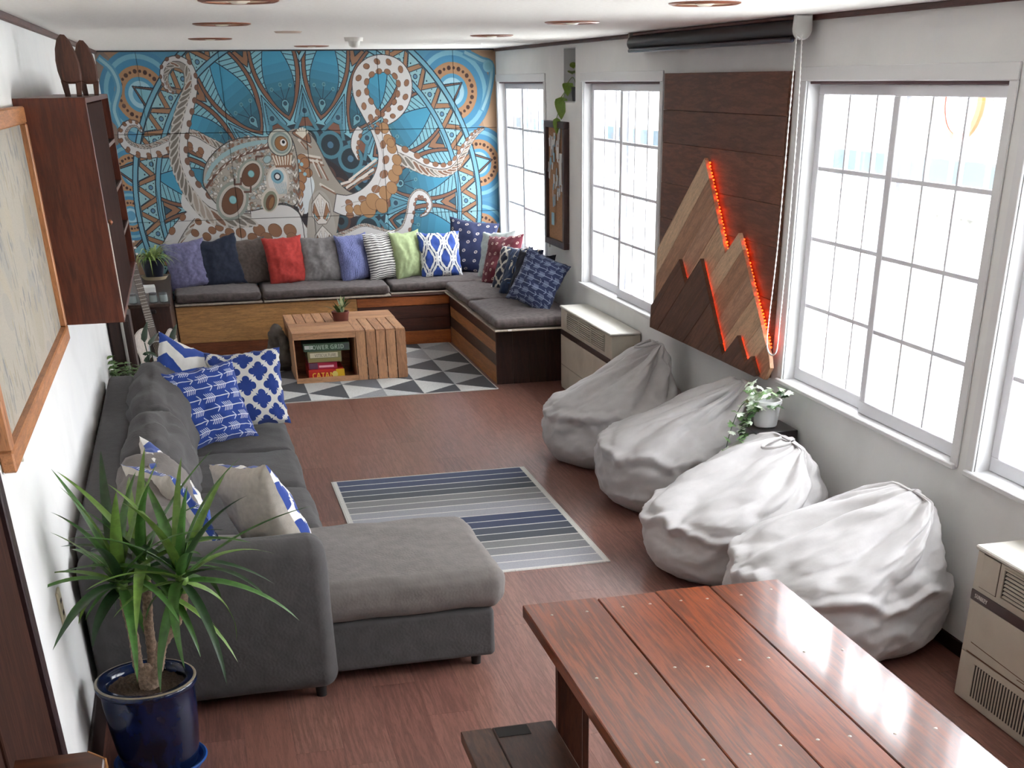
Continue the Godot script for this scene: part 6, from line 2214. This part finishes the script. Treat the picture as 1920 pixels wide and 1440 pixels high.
func knit(key: String, a: Color, b: Color) -> StandardMaterial3D:
	var m := fabric(key, a, b, 4.0, 0.0, 0.5)
	new_image(128, 128, Color(0.5, 0.5, 0.5))
	for i in 128:
		var k := 0.5 + 0.5 * sin(i / 128.0 * TAU * 8.0)
		for j in 128:
			var q := k * 0.7 + 0.3 * absf(sin(j / 128.0 * TAU * 6.0 + (i / 16) * 1.6))
			im.set_pixel(i, j, Color(q, q, q))
	m.heightmap_texture = ImageTexture.create_from_image(im)
	m.heightmap_scale = 0.5
	m.uv1_triplanar = false
	m.uv1_scale = Vector3(3, 3, 1)
	return m


func plain(key: String, a: Color, b: Color) -> StandardMaterial3D:
	return fabric("cush" + key, a, b, 7.0, 0.08, 0.35)


func build_pillows():
	var blue := Color8(32, 62, 138)
	var white := Color8(216, 214, 208)
	var arrow := print_mat("arrow", arrow_print(blue, Color8(206, 210, 222), 8, 2.6))
	var quat := print_mat("quat", quatrefoil_print(Color8(30, 58, 132), white, 3))
	var chev := print_mat("chev", chevron_print(white, Color8(34, 66, 142)))
	var ogee := print_mat("ogee", ogee_print(Color8(28, 52, 98), Color8(224, 224, 222), Color8(48, 78, 156)))
	var navy_dots := print_mat("navydots", dot_print(Color8(40, 48, 84), Color8(196, 184, 176), 3))
	var red_dots := print_mat("reddots", dot_print(Color8(104, 36, 50), Color8(206, 186, 172), 8))
	var stripes := print_mat("stripes", stripe_print())
	var block := print_mat("block", block_print())
	var dark_arrow := print_mat("darkarrow", arrow_print(Color8(34, 44, 78), Color8(128, 138, 160), 9, 3.0))
	var dark_quat := print_mat("darkquat", quatrefoil_print(Color8(26, 36, 60), Color8(190, 184, 170), 3))
	var cream := plain("cream", c8(184, 176, 164), c8(204, 197, 186))
	var lilac := plain("lilac", c8(96, 94, 134), c8(132, 130, 168))
	lilac.heightmap_scale = 0.4
	var navy := plain("navy", c8(28, 34, 50), c8(42, 50, 70))
	var brown := plain("brown", c8(74, 64, 60), c8(102, 90, 84))
	var red := plain("red", c8(164, 44, 42), c8(196, 66, 60))
	var grey := plain("grey", c8(110, 106, 106), c8(142, 138, 138))
	var lav := knit("lav", c8(92, 100, 156), c8(128, 136, 188))
	var green := plain("green", c8(142, 160, 112), c8(174, 190, 142))
	var pale := plain("palegreen", c8(146, 158, 158), c8(178, 186, 184))
	var black := plain("black", c8(22, 25, 36), c8(36, 40, 54))
	var g := "cushions lined up on the corner bench"
	var y := 0.567
	cushion("lilac textured cushion beside the spider plant", Vector3(-0.10, y, -13.44), 0.0, 0.30, 0.12, lilac, lilac, g, 0.42, 0.44, 0.16)
	cushion("plain dark navy cushion between the lilac and brown ones", Vector3(0.20, y, -13.46), 0.0, 0.26, 0.14, navy, navy, g, 0.45, 0.46, 0.17, 0.02)
	cushion("creased brown grey cushion left of the red one", Vector3(0.52, y, -13.52), 0.25, 0.26, 0.05, brown, brown, g, 0.40, 0.43, 0.15)
	cushion("bright red cushion on the corner bench", Vector3(0.85, y, -13.42), 0.1, 0.22, 0.05, red, red, g, 0.40, 0.44, 0.18)
	cushion("plain mid-grey cushion next to the red one", Vector3(1.20, y, -13.42), -0.02, 0.24, 0.03, grey, grey, g, 0.42, 0.43, 0.18)
	cushion("lavender cable-knit cushion before the striped one", Vector3(1.545, y, -13.42), 0.5, 0.22, 0.0, lav, lav, g, 0.38, 0.44, 0.20)
	cushion("black and white thinly striped cushion", Vector3(1.82, y, -13.40), 0.3, 0.20, 0.05, stripes, stripes, g, 0.36, 0.45, 0.16)
	cushion("pale green cushion beside the striped one", Vector3(2.08, y, -13.42), 0.35, 0.20, 0.03, green, green, g, 0.34, 0.45, 0.18)
	cushion("navy and white cushion with large teardrop shapes", Vector3(2.39, y, -13.36), 0.0, 0.24, 0.02, ogee, ogee, g, 0.44, 0.44, 0.17)
	cushion("large navy cushion with small pale rings in the bench corner", Vector3(2.74, y, -13.55), -0.35, 0.22, -0.12, navy_dots, navy_dots, g, 0.52, 0.52, 0.18)
	cushion("pale grey-green woven cushion leaning in the bench corner", Vector3(2.86, y, -13.10), -0.95, 0.34, 0.10, pale, pale, g, 0.44, 0.46, 0.17)
	cushion("maroon cushion with small pale rings", Vector3(2.80, y, -12.68), -1.0, 0.42, 0.10, red_dots, red_dots, g, 0.46, 0.48, 0.16)
	cushion("dark navy cushion with a pale lattice, beside the maroon one", Vector3(2.80, y, -12.26), -1.05, 0.44, 0.04, dark_quat, dark_quat, g, 0.42, 0.42, 0.16)
	cushion("blue and cream block-printed cushion on the window side", Vector3(2.80, y, -11.92), -1.05, 0.46, 0.05, block, block, g, 0.44, 0.44, 0.16)
	cushion("plain black cushion behind the dark arrow one", Vector3(2.82, y, -11.56), -0.95, 0.42, -0.05, black, black, g, 0.44, 0.44, 0.16, 0.04)
	cushion("dark navy cushion with faint arrows at the heater end of the bench", Vector3(2.79, y + 0.01, -11.10), -0.62, 0.42, -0.35, dark_arrow, dark_arrow, g, 0.44, 0.46, 0.17)
	var h := "blue and white cushions on the sofa"
	var ys := 0.475
	cushion("white cushion with wide blue chevrons at the far end of the sofa", Vector3(-0.14, ys + 0.03, -8.08), 0.45, 0.30, -0.5, chev, cream, h, 0.44, 0.46, 0.15)
	cushion("blue lattice cushion leaning on the far sofa arm", Vector3(0.18, ys, -7.93), -0.1, 0.42, 0.06, quat, cream, h, 0.46, 0.46, 0.18)
	cushion("blue arrow-print cushion in front of the far chevron cushion", Vector3(-0.02, ys, -7.56), 0.28, 0.40, 0.10, arrow, cream, h, 0.43, 0.45, 0.16)
	cushion("blue arrow-print cushion showing its cream back, behind the yucca", Vector3(-0.16, ys, -5.50), PI - 1.05, 0.42, -0.1, arrow, cream, h, 0.46, 0.48, 0.16)
	cushion("blue lattice cushion showing its cream back, against the near sofa arm", Vector3(0.19, ys, -5.40), PI - 1.0, 0.34, -0.18, quat, cream, h, 0.48, 0.48, 0.21)
	cushion("white and blue chevron cushion half hidden behind the cream-backed ones", Vector3(-0.14, ys, -5.92), PI - 1.5, 0.5, 0.1, chev, cream, h, 0.44, 0.46, 0.15)
